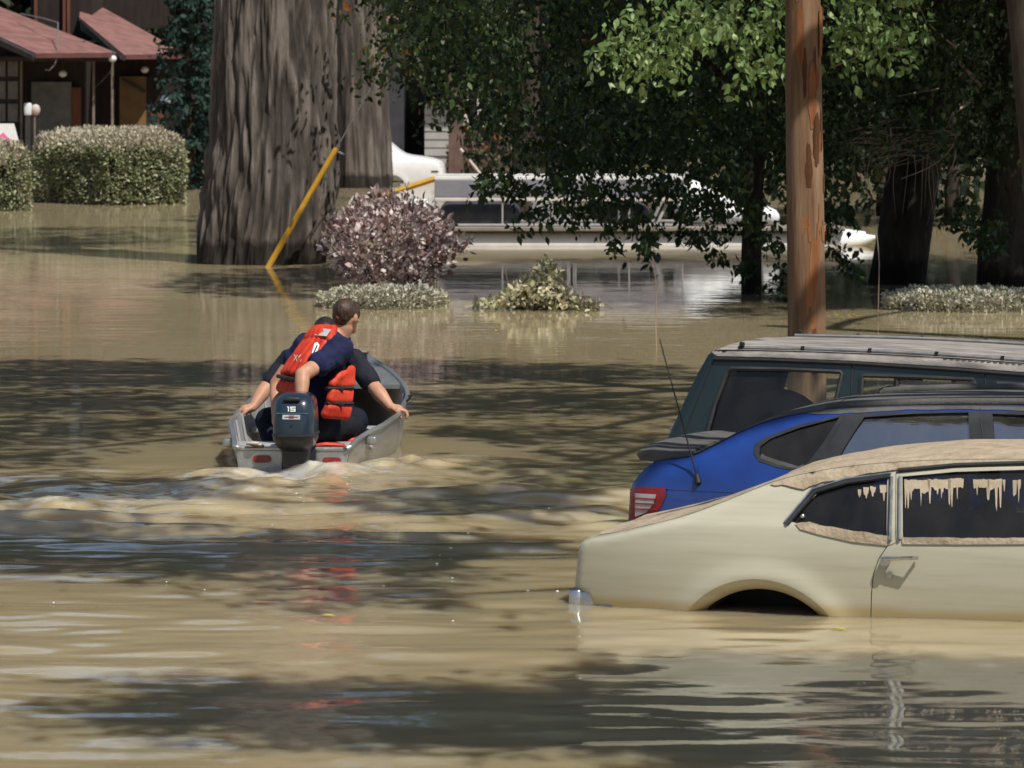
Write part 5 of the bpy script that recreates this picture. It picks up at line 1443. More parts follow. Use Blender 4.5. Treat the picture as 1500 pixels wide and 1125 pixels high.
# ---- trees whose shade falls on the street (their crowns spread above the picture)
def street_trees():
    CAR = [(P(1100,800,21), .9), (P(1300,740,20.7), 1.0), (P(1450,760,20.4), 1.0), (P(1000,690,23), .9), (P(1250,640,22.8), .9), (P(1420,600,22.6), .8), (P(1150,560,26.2), .9), (P(1350,540,26), .9), (P(470,560,29.4), 1.2), (P(440,640,29), 1.1), (P(560,560,31), .9), (P(1180,300,35.5), .5), (P(1180,100,35.5), .45), (P(940,800,21.6), .8), (P(1000,860,21.4), .8)]
    def shadow_crown(x0, x1, y0, y1, h):
        "crown box centre and radii whose shade falls on that stretch of water"
        k = h/SUN.z; cx = (x0+x1)/2+SUN.x*k; cy = (y0+y1)/2+SUN.y*k
        return ((cx, cy, h), ((x1-x0)/2, (y1-y0)/2, 1.1))
    def lobe(px0, px1, ya, yb, h):
        return shadow_crown(W(px0, (ya+yb)/2).x, W(px1, (ya+yb)/2).x, WD(yb), WD(ya), h)
    A = [lobe(-300,420,527,565,8.0), lobe(350,960,530,556,8.4), lobe(-250,300,575,602,7.6), lobe(560,960,572,604,7.8), lobe(-300,240,612,640,8.2), lobe(640,940,622,650,7.7), lobe(-200,200,655,672,7.4), lobe(680,930,668,700,7.6)]
    make_tree("street_tree", "broad tree whose shade falls on the water ahead of the skiff", (7.2,35.5), (5.0,34.5,7.5), [.35,.3,.26,.2], A, M['bark2'], M['leaf'], .2, 15000, "street trees shading the flood", keep=CAR, spray=.9)
    B = [lobe(-250,420,781,798,7.5), lobe(250,880,790,812,7.7), lobe(-150,560,806,826,7.3), lobe(420,820,858,872,7.4), lobe(-200,160,752,764,7.6), lobe(-250,330,702,714,7.4), lobe(520,900,718,740,7.5)]
    make_tree("street_tree", "street tree whose shade falls across the water behind the skiff", (7.4,20.5), (5.2,20.2,7.2), [.3,.26,.2,.15], B, M['bark2'], M['leaf'], .16, 10500, "street trees shading the flood", keep=CAR, spray=.7)
    C_ = [lobe(170,560,1004,1022,7.0), lobe(330,1000,1016,1046,7.2), lobe(120,480,1040,1062,6.8), lobe(480,1100,1046,1072,7.0), lobe(860,1650,972,1004,7.0), lobe(900,1750,1012,1058,7.1), lobe(1000,1750,1066,1130,6.9)]
    make_tree("street_tree", "street tree whose shade falls on the water in front of the cream coupe", (6.6,13.2), (4.6,13.4,6.8), [.28,.24,.2,.15], C_, M['bark2'], M['leaf'], .13, 22000, "street trees shading the flood", keep=CAR, spray=.5)
street_trees()

# ---- dark spruce by the house
def spruce():
    d = 112.0; x = P(278,285,d).x
    t = empty("spruce_tree", (x, d, GZ)); tag(t, "dark blue-green spruce between the house and the great trunk", "tree")
    trunk_mesh('trunk', [(0,0,-.1),(0,0,4),(0,0,9)], [.2,.14,.03], M['bark2'], t, 12, .3)
    pos = []
    for k in range(26):
        z = 1.0+k*.32; R = max(.2, 1.35*(1-k/28))
        for j in range(11):
            a = rng.uniform(0, 6.28); q = rng.random(26)
            p = np.stack([np.cos(a)*R*q, np.sin(a)*R*q, z-.35*q*R+.12*q*q*R], 1)+rng.normal(size=(26, 3))*np.array([.06,.06,.04]); pos.append(p)
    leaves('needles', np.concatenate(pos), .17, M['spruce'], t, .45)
spruce()

# ---- hedges
def box_hedge(name, label, corner, u, lu, v, lv, h, n, leaf=.062, group=None):
    "clipped block: corner on the water, two horizontal edges"
    t = empty(name, (corner.x, corner.y, GZ)); tag(t, label, "hedge", group)
    u = np.array([u[0], u[1], 0]); v = np.array([v[0], v[1], 0]); r = .42
    mb = MB(); c = u*lu/2+v*lv/2
    Rm = Matrix(((u[0], v[0], 0), (u[1], v[1], 0), (0, 0, 1)))
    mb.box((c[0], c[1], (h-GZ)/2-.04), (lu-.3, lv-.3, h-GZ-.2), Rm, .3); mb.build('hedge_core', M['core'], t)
    def surf(k, top):
        a, b = rng.random(k), rng.random(k); z = rng.uniform(-.1, h, k)
        if top:
            p = a[:, None]*lu*u+b[:, None]*lv*v; p[:, 2] = h; nrm = np.tile([0, 0, 1.0], (k, 1))
            e = np.minimum(np.minimum(a, 1-a)*lu, np.minimum(b, 1-b)*lv); p[:, 2] -= np.clip(r-e, 0, r)**2/r*.9
        else:
            w = rng.random(k)*(2*lu+2*lv); p = np.zeros((k, 3)); nrm = np.zeros((k, 3))
            for lo, hi, o, dr, nn in ((0, lu, 0*u, u, -v), (lu, lu+lv, u*lu, v, u), (lu+lv, 2*lu+lv, v*lv, u, v), (2*lu+lv, 2*lu+2*lv, 0*u, v, -u)):
                m_ = (w >= lo) & (w < hi); p[m_] = o+(w[m_]-lo)[:, None]*dr; nrm[m_] = nn
            p[:, 2] = z
            p -= nrm*(np.clip(z-(h-r), 0, r)**2/r*.8)[:, None]
        lumps = (fbm(p[:, 0]*1.7+3, p[:, 1]*1.7, p[:, 2]*2.2, 3)-.5)*.34
        p = p+nrm*(lumps+rng.normal(size=k)*.03)[:, None]
        p[:, 2] -= GZ
        return p, nrm
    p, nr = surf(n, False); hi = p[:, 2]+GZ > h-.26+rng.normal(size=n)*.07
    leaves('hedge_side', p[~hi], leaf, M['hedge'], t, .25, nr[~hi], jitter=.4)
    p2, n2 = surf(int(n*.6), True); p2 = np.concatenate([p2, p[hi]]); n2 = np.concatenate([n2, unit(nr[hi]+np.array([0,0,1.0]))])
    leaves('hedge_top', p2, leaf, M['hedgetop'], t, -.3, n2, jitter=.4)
    return t
co = W(163, 301)
box_hedge("clipped_hedge", "clipped green hedge block with silt-coated top by the spruce", co, (.82,.57), 1.85, (-.57,.82), 3.5, 1.56, 24000)
co2 = W(5, 309)
box_hedge("clipped_hedge", "clipped silted hedge beside the pink and white board", co2, (.82,.57), .62, (-.57,.82), 3.0, 1.42, 10000)
box_hedge("clipped_hedge", "low pale hedge top in front of the ochre door", W(176, 262), (1,0), 1.2, (0,1), 1.0, 1.36, 3000)

def mound(name, label, c, rx, ry, h, n, mat, leaf, cat="shrub", power=2.0):
    t = empty(name, (c.x, c.y, GZ)); tag(t, label, cat)
    a = rng.uniform(0, 2*np.pi, n); q = np.sqrt(rng.random(n)); 
    x, y = np.cos(a)*q*rx, np.sin(a)*q*ry
    z = h*(1-q**(power*2.5))**.5
    side = rng.random(n) < .35
    x[side] = (np.cos(a)*rx)[side]; y[side] = (np.sin(a)*ry)[side]; z[side] = rng.uniform(-.03, h*.75, side.sum())
    z = z*(.75+.5*fbm(x*4+c.x, y*4, o=3))
    p = np.stack([x, y, z-GZ], 1); nr = unit(np.stack([x/rx, y/ry, z*0+.8], 1))
    mb = MB(); mb.tube([(0,0,0),(0,0,-GZ+h*.4),(0,0,-GZ+h*.72)], [rx*.9,rx*.88,rx*.6], 20)
    mb.v = [(vx, vy*ry/rx, vz) for vx, vy, vz in mb.v]; mb.build('hedge_core', M['core2'], t)
    leaves('foliage', p, leaf, mat, t, -.1, nr, jitter=.4)
    return t
M['core2'] = mat_noise("silted_twigs", (.05,.05,.03), (.11,.10,.07), 8, .95)
c = W(561, 448); mound("low_round_hedge", "low round silted hedge under the purple shrub", c, .73, .85,   .19, 6500, M['palehedge'], .038, "hedge")
c = W(1420, 452); mound("low_round_hedge", "low flat silted hedge near the leaning trunk, yellow leaves floating beside it", c, .97, .9, .21, 8000, M['palehedge'], .036, "hedge")

def purple_shrub():
    c = W(573, 428); t = empty("purple_shrub", (c.x, c.y, GZ)); tag(t, "round purple-leaved shrub pale with dried silt, rising over a low hedge", "shrub")
    n = 5200; cz = (2.47-(356-HY)/F*c.y)
    v = unit(rng.normal(size=(n, 3))); q = (.45+.55*rng.random(n))**(1/2.2)
    lum = 1+.5*(fbm(v[:, 0]*2.2+4, v[:, 1]*2.2, v[:, 2]*2.2, 3)-.5)*2
    p = v*(q*lum)[:, None]*np.array([.82,.78,.56])
    p[:, 0] *= .96
    p[:, 2] += cz
    p = p[p[:, 2] > .06]; p[:, 2] -= GZ
    leaves('foliage', p, .07, M['purple'], t, -.35, unit(p-np.array([0,0,.3-GZ]))*.5, jitter=.45)
    r = random.Random(5)
    for k in range(16):
        a = r.uniform(0, 6.28); rr = r.uniform(.3, .75)
        MB().tube([(.18*math.cos(a), .18*math.sin(a), 0), (.3*math.cos(a), .3*math.sin(a), .75), (rr*math.cos(a), rr*math.sin(a), 1.0+r.random()*.4)], [.014,.011,.005], 6).build('stem', M['bark2'], t, True)
purple_shrub()

def debris():
    c = W(785, 452); t = empty("debris_heap", (c.x, c.y, GZ)); tag(t, "heap of silted vines and dead twigs sticking out of the water", "debris")
    n = 2600
    gx = rng.normal(size=n)*.32; gy = rng.normal(size=n)*.3
    top = .06+.40*np.exp(-((gx-.17)/.22)**2-(gy/.4)**2)+.22*np.exp(-((gx+.12)/.3)**2)
    z = top*rng.random(n)**.45
    p = np.stack([gx, gy, z-GZ], 1); m_ = np.abs(gx) < .72
    leaves('vine_leaves', p[m_], .062, M['debris'], t, -.1, jitter=.4)
    mb = MB(); mb.sphere((.08,.05,-GZ-.02), .36, 14, 8, (1,.8,.75)); mb.build('vine_mass', M['core2'], t)
    r = random.Random(9)
    for k in range(26):
        x = r.uniform(-.1,.62); h = r.uniform(.05,.32); x2 = x+r.uniform(-.35,.3)
        MB().tube([(x, r.uniform(-.4,.1), -GZ-.05), ((x+x2)/2, r.uniform(-.45,0), -GZ+h), (x2, r.uniform(-.5,0), -GZ+h*r.uniform(.1,.9))], [.008,.006,.003], 5).build('twig', M['twig'], t, True)
    MB().tube([(-.33,0,-GZ-.1), (-.32,0,-GZ+.3), (-.345,0,-GZ+.42), (-.33,.0,-GZ+.52)], [.008,.007,.005,.003], 5).build('twig', M['twig'], t, True)
debris()
# thin bare stems standing in the water
for (px, py, top, lab) in ((958,468,375,"thin bare stem standing in the water right of the vine heap"), (1284,470,300,"thin green vine hanging by the leaning trunk")):
    b = W(px, py); hgt = (py-top)/F*b.y
    o = MB().tube([b+Vector((0,0,GZ)), b+Vector((.03,0,hgt*.5)), b+Vector((-.02,0,hgt))], [.007,.006,.003], 5).build('bare_stem', M['twig'], None, True); tag(o, lab, "stem")
# ---------------------------------------------------------------- houses, pole, far vehicles, small things
M['roofred'] = mat_noise("dull_red_roof", (.15,.07,.06), (.26,.13,.11), 1.6, .7, .01, 9, stretch=(1,1,1))
M['fascia'] = mat_noise("dark_fascia", (.02,.018,.018), (.04,.036,.034), 4, .8)
M['darkwood'] = mat_noise("shade_darkened_boards", (.010,.007,.006), (.025,.015,.011), 3, .85, .01, 8, stretch=(3,3,.3))  # brown wood, with shade from trees and eaves put into its colour
M['redwood'] = mat_noise("red_brown_boards", (.09,.03,.018), (.15,.055,.03), 3, .85, stretch=(3,3,.3))
M['ochre'] = mat_noise("ochre_door", (.13,.075,.025), (.19,.11,.04), 2, .7)
M['greydoor'] = mat_noise("grey_door", (.08,.08,.075), (.13,.13,.12), 2, .7)
M['post'] = mat_noise("weathered_post", (.14,.11,.09), (.22,.18,.15), 3, .8)
M['pane'] = mat_noise("dusty_pane", (.10,.085,.075), (.18,.15,.13), 4, .3)
M['greywall'] = mat_noise("blue_grey_siding", (.16,.165,.19), (.22,.225,.25), 2, .8)
M['lightwall'] = mat_noise("pale_grey_siding", (.32,.31,.31), (.42,.41,.4), 2, .8)
M['pinkish'] = mat_noise("pale_column_paint", (.45,.38,.34), (.58,.5,.46), 3, .7)
M['yellow'] = mat_noise("yellow_plastic", (.48,.25,.02), (.58,.32,.035), 9, .5, spec=.4)
M['steel'] = mat_noise("galvanised_wire", (.2,.2,.2), (.3,.3,.3), 9, .5, metal=.5)
M['silver'] = mat_noise("silver_grey_panel", (.20,.20,.24), (.28,.28,.32), 2, .45, metal=.2)
M['charcoal'] = mat_noise("charcoal_vinyl", (.03,.03,.036), (.06,.06,.068), 4, .5)
M['pink'] = mat_noise("pink_print", (.75,.12,.32), (.85,.18,.40), 4, .6)
M['foil'] = mat_noise("lamp_white", (.6,.62,.66), (.75,.76,.78), 5, .4)
M['tan'] = mat_noise("tan_board", (.36,.27,.10), (.46,.35,.15), 5, .7)
M['yleaf'] = mat_noise("yellow_floating_leaf", (.35,.32,.04), (.5,.42,.06), 30, .6)

def slab(name, pts, th, mat, parent, off):
    q = [np.array(p)-off for p in pts]; n = Vector(np.cross(q[1]-q[0], q[2]-q[0])).normalized()
    if n.z > 0: n = -n
    return MB().prism([Vector(p) for p in q], n, th).build(name, mat, parent)

def ppt(x, y, d): p = P(x, y, d); return np.array([p.x, p.y, p.z])

def house_left():
    o = ppt(100, 200, 142); off = np.array([o[0], 142, GZ])
    t = empty("wooden_house", tuple(off)); tag(t, "dark wooden house with dull red roof behind the clipped hedge", "house")
    def box(name, x0, x1, y0, y1, d0, d1, mat, par=None):
        a = ppt(x0, y1, d0)-off; b = ppt(x1, y0, d0)-off
        return MB().box(((a[0]+b[0])/2, (d0+d1)/2-off[1], (a[2]+b[2])/2), (abs(b[0]-a[0]), d1-d0, abs(b[2]-a[2]))).build(name, mat, par or t)
    ybase = 134+(2.47+.6)/145*F
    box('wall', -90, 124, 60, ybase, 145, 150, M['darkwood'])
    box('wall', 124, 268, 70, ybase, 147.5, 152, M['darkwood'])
    # two pitched roofs with eaves towards the street
    r1 = slab('roof', [ppt(53,78,139), ppt(170,77,144), ppt(-10,6,151), ppt(-120,-2,146)], .10, M['roofred'], t, off)
    slab('fascia', [ppt(52.5,80,138.9), ppt(54,88,138.9), ppt(-120,12,145.9), ppt(-120,-1,145.9)], .12, M['fascia'], r1, off)
    slab('gutter', [ppt(53,79.5,138.8), ppt(170,78.5,143.8), ppt(170,84,143.8), ppt(53,85,138.8)], .06, M['roofdk'], r1, off)
    r2 = slab('roof', [ppt(182,80,144), ppt(273,79,148), ppt(120,-6,158), ppt(116,25,150)], .10, M['roofred'], t, off)
    slab('gutter', [ppt(178,80.5,143.8), ppt(273,79.8,147.8), ppt(273,86,147.8), ppt(178,87,143.8)], .06, M['roofdk'], r2, off)
    slab('fascia', [ppt(182,80.5,143.7), ppt(178,87,143.7), ppt(118,44,149.7), ppt(117,30,149.7)], .10, M['fascia'], r2, off)
    # upper storey between the roofs
    u = box('upper_wall', 45, 135, -60, 60, 152, 156, M['darkwood'])
    for x in (50, 92, 98): box('board', x, x+4, -40, 55, 151.8, 152, M['redwood'], u)
    box('upper_wall', 120, 300, -80, 40, 159, 162, M['darkwood'])
    for x in (31, 137, 164.5): box('post', x-1.6, x+1.6, 84, ybase, 144.2, 144.3, M['post'])
    box('eave_beam', -90, 165, 84, 90, 144.05, 144.2, M['fascia'])
    # door, ochre door, tall shelf-like window with panes
    d = box('door', 46, 104, 120, ybase, 144.7, 145.0, M['greydoor'])
    box('door_frame', 104, 118, 128, ybase, 144.75, 145.0, M['redwood'], d)
    d = box('door', 175, 214, 112, ybase, 147.2, 147.5, M['ochre'])
    box('door_frame', 214, 222, 112, ybase, 147.25, 147.5, M['darkwood'], d)
    slab('brace', [ppt(177,116,147.1), ppt(180,114,147.1), ppt(214,132,147.1), ppt(212,136,147.1)], .05, M['fascia'], d, off)
    slab('brace', [ppt(138,130,144.1), ppt(140,127,144.1), ppt(163,102,144.1), ppt(164,106,144.1)], .05, M['fascia'], t, off)
    w = box('window', -60, 29, 82, 180, 144.8, 145.0, M['fascia'])
    for i in range(3):
        for j in range(5):
            x0 = 28-(j+1)*18; y0 = 86+i*33
            box('pane', x0+1.5, x0+16, y0, y0+26, 144.72, 144.8, M['pane'], w)
    box('red_cupboard', 221, 238, 155, ybase, 145.5, 146.2, M['redwood'])
    # lamps under the eaves
    for (x, y, dd, lb) in ((165,86,143.6,"round white lamp at the corner of the red eave"), (92,108,144.4,"white flood lamp hanging under the red roof by the grey door"), (212,102,147,"white twin lamp over the ochre door"), (243,146,130,"white round lamp by the spruce's boughs")):
        l = empty('eave_lamp', P(x, y, dd)); tag(l, lb, "lamp")
        MB().sphere((0,0,0), .11 if x != 243 else .14, 12, 8, (1.2,1,1)).build('lamp_shade', M['foil'], l, True)
        top = (P(x, 80, dd).z if x != 243 else P(x, y, dd).z-.0)-P(x, y, dd).z
        if x == 243: MB().tube([(0,0,0),(0,0,GZ-P(x,y,dd).z)], .03, 6).build('lamp_post', M['fascia'], l)
        else: MB().tube([(0,0,.05),(0,.05,max(top,.12)+.1)], .018, 6).build('lamp_stem', M['fascia'], l)
    pts = [P(85,33,143), P(84,60,141.5), P(84,82,140.5), P(80,95,140.4), P(72,103,140.4), P(66,102,140.4)]
    o_ = MB().tube([P(30,20,146), P(60,26,144)]+pts, .022, 6).build('roof_cable', M['steel'], None, True); tag(o_, "loose grey cable drooping off the red roof's eave", "cable")
M['roofdk'] = mat_noise("dark_red_gutter", (.10,.035,.035), (.15,.06,.055), 2, .6)
house_left()

def porch_figures():
    # things standing in front of the wall
    t = empty('mailbox_stand', P(41,186,140)-Vector((0,0,0))); t.location.z = GZ
    tag(t, "white box and tan sack on a dark stand by the porch post", "stand")
    z = P(41,160,140).z-GZ
    MB().box((0,0,z/2-.1), (.16,.16,z-.2)).build('stand_post', M['fascia'], t)
    MB().box((.0,0,z), (.24,.2,.40), None, .05).build('white_box', M['foil'], t, True)
    MB().sphere((.24,.0,z-.02), .15, 12, 8, (1,.8,1.2)).build('sack', M['pinkish'], t, True)
    MB().tube([(.2,0,-0.1),(.21,0,z-.15)], .03, 6).build('sack_pole', M['post'], t)
    # pink and white board
    p = P(8, 195, 104); t = empty('yard_board', (p.x, 104, GZ)); tag(t, "pink and white board standing behind the small hedge", "board")
    z0 = P(0,214,104).z-GZ; z1 = P(0,181,104).z-GZ
    MB().prism([(-.6,0,z0),(.34,0,z0),(.20,0,z1),(-.6,0,z1)], (0,1,0), .03).build('board_panel', M['white'], t)
    MB().prism([(-.6,-.004,z0),(.34,-.004,z0),(.04,-.004,z0+.22),(-.05,-.004,z1-.2),(-.3,-.004,z0+.1)], (0,1,0), .003).build('board_print', M['pink'], t)
    for x in (-.4,.1): MB().tube([(x,.02,-.05),(x,.02,z0)], .02, 6).build('board_leg', M['post'], t)
    # rail end at the edge of the picture
    p = P(-8, 238, 92); t = empty('mail_box', (p.x, 92, GZ)); tag(t, "pinkish letterbox on a post at the small hedge's corner", "letterbox")
    MB().box((0,0,p.z-GZ), (.52,.3,.11), None, .03).build('letterbox_body', M['pinkish'], t, True)
    MB().tube([(-.1,0,-.05),(-.1,0,p.z-GZ-.05)], .03, 8).build('letterbox_post', M['post'], t)
porch_figures()

def house_mid():
    D = 134.0; o = ppt(650, 200, D); off = np.array([o[0], D, GZ])
    t = empty("porch_house", tuple(off)); tag(t, "grey-sided house with pale porch columns and red eave behind the white car", "house")
    def box(name, x0, x1, y0, y1, d0, d1, mat, par=None):
        a = ppt(x0, y1, d0)-off; b = ppt(x1, y0, d0)-off
        return MB().box(((a[0]+b[0])/2, (d0+d1)/2-off[1], (a[2]+b[2])/2), (abs(b[0]-a[0]), d1-d0, abs(b[2]-a[2]))).build(name, mat, par or t)
    yb = 134+(2.47+.6)/136*F
    box('wall', 540, 592, 52, yb, 136, 140, M['greywall'])
    box('wall', 592, 622, 20, yb, 138, 140, M['fascia'])
    w = box('wall', 622, 662, 150, yb, 135, 140, M['lightwall'])
    for k in range(6): box('siding_board', 622, 662, 158+k*12, 168+k*12, 134.95, 135, M['lightwall'], w)
    box('wall', 660, 900, -40, yb, 139, 142, M['darkgrey'])
    r = slab('roof', [ppt(548,34,134), ppt(622,52,136), ppt(640,10,144), ppt(560,-20,142)], .12, M['roofred'], t, off)
    slab('gable', [ppt(552,38,135.5), ppt(618,54,135.5), ppt(618,64,135.5), ppt(590,74,135.5), ppt(552,70,135.5)], .1, M['greywall'], t, off)
    box('roof_edge', 600, 900, -12, 2, 133, 139, M['roofred'])
    for x in (683, 702, 737):
        c = box('porch_column', x-3, x+3, 60, 170, 134.5, 134.7, M['pinkish'])
        box('column_base', x-5, x+5, 170, 177, 134.4, 134.8, M['pinkish'], c)
    box('porch_sill', 676, 800, 177, 186, 134.2, 135.2, M['sill'])
    box('porch_wall', 676, 800, 186, yb, 134.5, 135, M['darkgrey'])
    for (x0, x1) in ((688,698),(708,732)):
        w = box('window', x0, x1, 95, 168, 138.9, 139, M['fascia']); box('pane', x0+1.5, x1-1.5, 98, 165, 138.8, 138.9, M['greywall'], w)
    t2 = mound("porch_shrub", "brown dry shrub under the porch columns", Vector((ppt(712,240,128)[0],128,0)), 1.05, .6, 1.15, 2600, M['brownleaf'], .12)
    p = MB().box((0,0,0), (.42,.3,3.6)).build('brown_post', M['redpost'], None); p.location = (ppt(668,200,126)[0], 126, 1.15); tag(p, "square brown post between the pale siding and the porch", "post")
    a, b = P(674,218,124), P(690,238,124); o_ = MB().tube([a, b, b+(b-a)*1.6], .05, 6).build('leaning_plank', M['pinkish'], None); tag(o_, "pale plank leaning by the brown post", "plank")
M['darkgrey'] = mat_noise("dark_grey_wall", (.04,.04,.042), (.07,.07,.072), 2, .8)
M['sill'] = mat_noise("mossy_sill", (.30,.32,.25), (.42,.43,.36), 3, .8)
M['redpost'] = mat_noise("brown_post", (.10,.06,.05), (.15,.095,.08), 3, .8)
M['brownleaf'] = mat_leaf("dry_brown_leaf", [(0,(.05,.035,.02)),(.6,(.13,.09,.06)),(1,(.34,.27,.2))], .8, .1)
house_mid()

def white_car():
    c = Car("white_sedan", "white car half hidden behind the second tree trunk", W(640, 267), .85, .3, .55, .3, .5, .4, .05, .12, yaw=0.0)
    sil = c.pxl([(649,274),(650,262),(648,243),(640,236),(622,232),(600,229),(588,224),(572,211),(560,200),(540,193),(500,190),(470,193),(440,212),(425,232),(402,240),(398,274)])[::-1]
    c.sil = np.array(dens(smooth_line(sil, 3), .06, False)); sil = [tuple(p) for p in c.sil]
    ru = c.uz(575,268)[0]; fu = c.uz(450,268)[0]; R = .36; az = -.16; zb = -.4
    c.arches = [(ru, az, R, .01), (fu, az, R, .01)]
    outline = sil+[(sil[-1][0], zb)]+arch_pts(ru, az, R, zb, 20)+arch_pts(fu, az, R, zb, 20)+[(sil[0][0], zb)]
    w1 = c.pxl([(576,222),(562,207),(545,200),(520,199),(520,224)]); w2 = c.pxl([(512,224),(512,199),(480,200),(458,214),(455,224)])
    c.panel('body_side', outline, M['whitepaint'], [w1, w2], 0, .07)
    for w in (w1, w2):
        for sg in (1,-1): c.panel('window', inset(w, -.01), M['tint'], off=-.01, step=.2, sgns=(sg,))
    c.ribbon('top_skin', sil, M['whitepaint'], 0, .05, step=.08)
    c.liner(outline, [w1, w2])
    for sg in (1,-1):
        for au in (ru, fu): c.wheel(au, az-.13, .31, sg, M['chrome'])
    c.trim('side_marker', c.pxl([(632,251),(642,251)]), .025, M['charcoal'], .0)
white_car()

def pontoon():
    D = 71.0; s = D/F; off = np.array([ppt(640,360,D)[0], D, 0.0])
    t = empty("pontoon_boat", tuple(off)); tag(t, "moored pontoon boat with silver side panels and white floats", "boat")
    def X(px): return (px-CX)*s-off[0]
    x0, x1 = X(652), X(1282)
    for k, y in enumerate((.0, 1.9)):
        n = 16; pts = [(x0,y,.03),(x0+.15,y,.03),(x1-1.1,y,.03),(x1-.6,y,.05),(x1-.25,y,.09),(x1,y,.14)]
        f = MB().tube(pts, [.14,.2,.2,.18,.12,.03], n).build('float', M['whitepaint'], t, True)
    MB().box(((x0+x1-.5)/2, .95, .275), (x1-x0-.5, 2.5, .07), None, .015).build('deck', M['decktrim'], t)
    def panel(px0, px1, z0, z1, y, name, mat, par=t):
        return MB().box(((X(px0)+X(px1))/2, y, (z0+z1)/2), (X(px1)-X(px0), .03, z1-z0), None, .008).build(name, mat, par)
    for y in (-.22, 2.1):
        for (a, b) in ((637,835),(842,1000)):
            p = panel(a, b, .78, 1.06, y, 'side_panel', M['silver'])
            panel(a, b, 1.06, 1.115, y, 'top_rail', M['whitepaint'], p)
            panel(a, b, .72, .775, y-.004, 'mid_rail', M['pinkwhite'], p)
            panel(a, b, .32, .36, y, 'low_rail', M['lightwall'], p)
            for px in (a+1, (a+b)/2, b-1): panel(px-1.2, px+1.2, .30, 1.06, y+.02, 'stanchion', M['lightwall'], p)
    # seat backs seen through the open lower rails
    for (a, b) in ((640,765),(872,955)):
        x, w = (X(a)+X(b))/2, X(b)-X(a)
        for y in (.12, 1.75):
            blob('seat', [('c', (x-w/2+.22, y, .5), .2, (x+w/2-.22, y, .5), .2), ('c', (x-w/2+.22, y, .42), .2, (x+w/2-.22, y, .42), .2)], .04, M['charcoal'], t, 3)
    c = MB().box((X(800),.95,.62), (.5,.7,.7), None, .05).build('console', M['lightwall'], t, True)
    MB().box((X(792),.95,1.05), (.05,.66,.22), Matrix.Rotation(-.3,3,'Y')).build('console_screen', M['tint'], c)
    # folded white cover at the bow end and a pale canopy frame
    blob('bow_cover', [('c', (X(1010),.4,.55), .2, (X(1130),.4,.45), .16), ('c', (X(1010),1.5,.6), .22, (X(1130),1.5,.45), .16), ('c', (X(1015),.9,.85), .2, (X(1060),.9,.62), .18)], .05, M['whitepaint'], t, 4, .02)
    fr = MB().tube([(X(960),-.15,.3),(X(990),-.1,1.0),(X(1010),.9,1.15),(X(990),1.9,1.0),(X(960),1.95,.3)], .025, 8).build('canopy_frame', M['lightwall'], t, True)
    for (px) in (905, 1115):
        MB().tube([(X(px),-.2,.3),(X(px)+.02,-.2,.62)], .02, 6).build('cleat_post', M['steel'], t)
    # tan gangplank on the stern, with a white stern box
    MB().box((X(615),.3,.5), (.26,.5,.5), None, .03).build('stern_box', M['whitepaint'], t, True)
    a = P(560,287,D+4); b = P(637,262,D+4)
    o = MB().tube([a, b], .055, 6).build('yellow_pole', M['yellow'], None); tag(o, "yellow pole slanting from the water to the pontoon boat's stern", "pole")
M['decktrim'] = mat_noise('grey_deck_edge', (.16,.14,.12), (.26,.23,.2), 3, .6)
M['pinkwhite'] = mat_noise("dusty_white_rail", (.55,.5,.47), (.66,.61,.58), 3, .5)
pontoon()

def utility_pole():
    d = 35.5; x = P(1182,500,d).x; t = empty("utility_pole", (x, d, GZ)); tag(t, "weathered wooden utility pole with torn bark patches behind the green wagon", "pole")
    tx = P(1176,0,d).x-x
    trunk_mesh('pole_shaft', [(0,0,-.3),(0.0,0,1.0),(tx*.55,0,2.6),(tx,0,3.8),(tx*1.4,0,6),(tx*1.7,0,9.5)], [.158,.155,.15,.143,.138,.125], M['pole'], t, 64, .05, .018, 10, seed=8.0, lump=.015)
    # slivers of stripped outer wood
    r = random.Random(12)
    for k in range(38):
        a = math.radians(r.uniform(-165,-15)); z0 = r.uniform(.8,4.2); h = r.uniform(.12,.55); w = r.uniform(.08,.24); R = .1535-.0025*z0; fx = tx*np.interp(z0, [1.6,3.2,4.4], [.0,.55,1.0])
        vs = []; n = 5; m_ = 7
        for i in range(m_):
            f = i/(m_-1); ww = w*(.35+.65*math.sin(math.pi*min(1, .15+f*.8)))*(1+.3*r.uniform(-1,1))
            for j in range(n):
                q = a+ww*(j/(n-1)-.5)*2
                vs.append((fx+(R+.0035)*math.cos(q), (R+.0035)*math.sin(q), z0+h*f+.02*r.uniform(-1,1)))
        MB().add(vs, [(i*n+j, i*n+j+1, (i+1)*n+j+1, (i+1)*n+j) for i in range(m_-1) for j in range(n-1)]).build('bark_sliver', M['sliver'] if k % 3 else M['sliverdk'], t, True)
    MB().box((tx*1.65,-.16,9.0), (2.2,.1,.12)).build('cross_arm', M['pole'], t)
    for xx in (-.95,-.4,.4,.95): MB().tube([(tx*1.65+xx,-.16,9.05),(tx*1.65+xx,-.16,9.22)], .04, 8).build('insulator', M['foil'], t)
M['sliver'] = mat_bark("orange_stripped_wood", (.16,.06,.026), (.25,.105,.045), (.32,.155,.08), 6, (2,2,.2), bump=.008)
M['sliverdk'] = mat_bark("dark_stripped_wood", (.05,.022,.012), (.10,.045,.022), (.18,.085,.04), 6, (2,2,.2), bump=.008)
utility_pole()

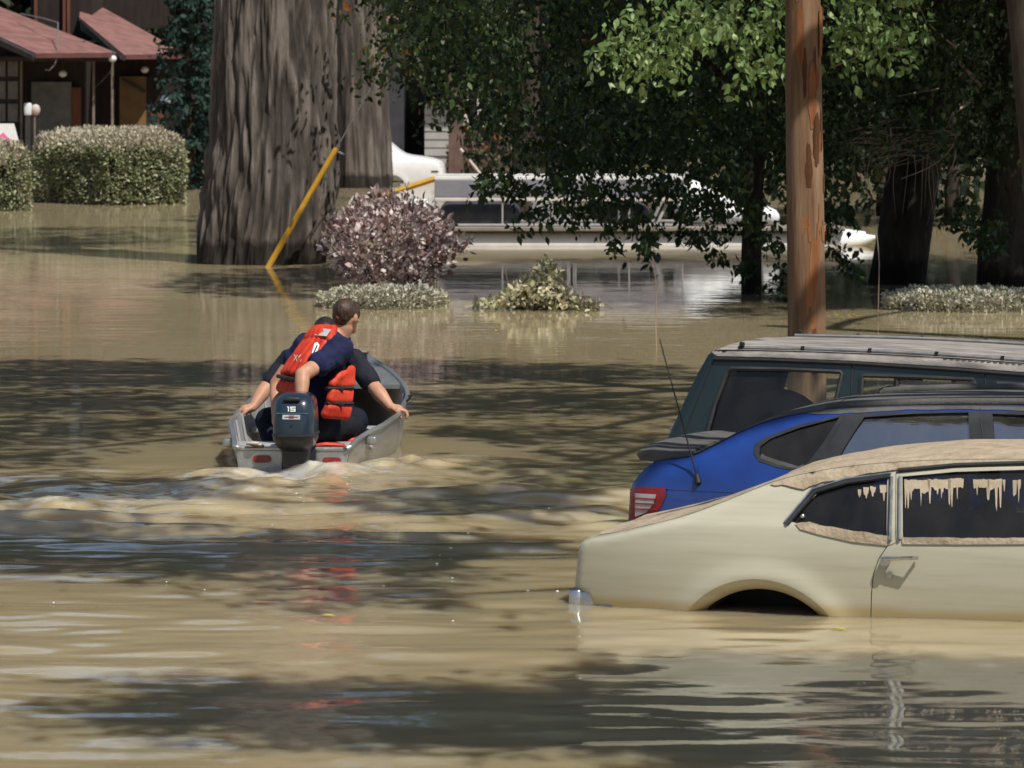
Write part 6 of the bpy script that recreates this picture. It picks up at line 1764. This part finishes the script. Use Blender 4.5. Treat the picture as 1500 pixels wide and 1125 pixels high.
def guy():
    d = 62.5; a = P(388,400,d); b = P(493,217,d)
    t = empty("guy_wire_guard", (a.x, d, GZ)); tag(t, "slanting yellow guard on a guy wire before the great trunk", "guard")
    o = Vector((a.x, d, GZ)); dirv = (b-a).normalized()
    MB().tube([a-o-dirv*.75, (a+b)/2-o+Vector((-.01,0,-.012)), b-o], .042, 12).build('guard_sleeve', M['yellow'], t, True)
    MB().tube([b-o-dirv*.3, b-o+dirv*7.0], .009, 6).build('guy_wire', M['steel'], t)
    for k in range(5): MB().tube([b-o-dirv*.05, b-o+Vector((.03+.03*k,0,-.02*k-.03))], .004, 4).build('wire_end', M['steel'], t)
guy()

def floats():
    r = random.Random(21)
    me = MB().add([(0,-.5,0),(.22,-.1,.05),(.2,.2,.04),(0,.5,.0),(-.2,.2,.06),(-.22,-.1,.03)], [(0,1,2,3),(0,3,4,5)]).mesh('floating_leaf', M['yleaf'])
    spots = [(479,905,.10,"yellow leaf floating on the water behind the skiff"), (1227,925,.10,"green-yellow leaf floating before the cream coupe's door"), (297,416,.13,"pale leaf floating before the great trunk"), (728,486,.1,"pale leaf floating beyond the skiff's bow")]
    for (x, y, s, lb) in spots:
        o = obj('floating_leaf', me, None, W(x, y)+Vector((0,0,.012))); o.scale = (s, s, s); o.rotation_euler = (0,0,r.uniform(0,6)); tag(o, lb, "leaf")
    for k in range(16):
        x, y = r.gauss(1225,18), r.gauss(463,1.5); o = obj('floating_leaf', me, None, W(x, y)+Vector((0,0,.01))); o.scale = (.07,)*3; o.rotation_euler = (0,0,r.uniform(0,6)); tag(o, "small yellow leaf in the drift between pole and low flat hedge", "leaf", "yellow leaves drifting by the low hedge")
    # froth beads on the wake, too many to count
    mb = MB()
    for k in range(30):
        if r.random() < .65: x, y = r.gauss(560,230), r.gauss(800,60)
        else: x, y = r.gauss(460,70), r.gauss(716,14)
        if y < 692 or (x > 820 and y < 900): continue
        s = r.choice((.003,.004,.005,.006)); p = W(x, y)
        mb.sphere((p.x, p.y, .006), s, 6, 4, (1.5,1.5,.9))
    o = mb.build('froth', M['white'], None, True); tag(o, "small white froth beads on the wake", None, None, 'stuff')
floats()
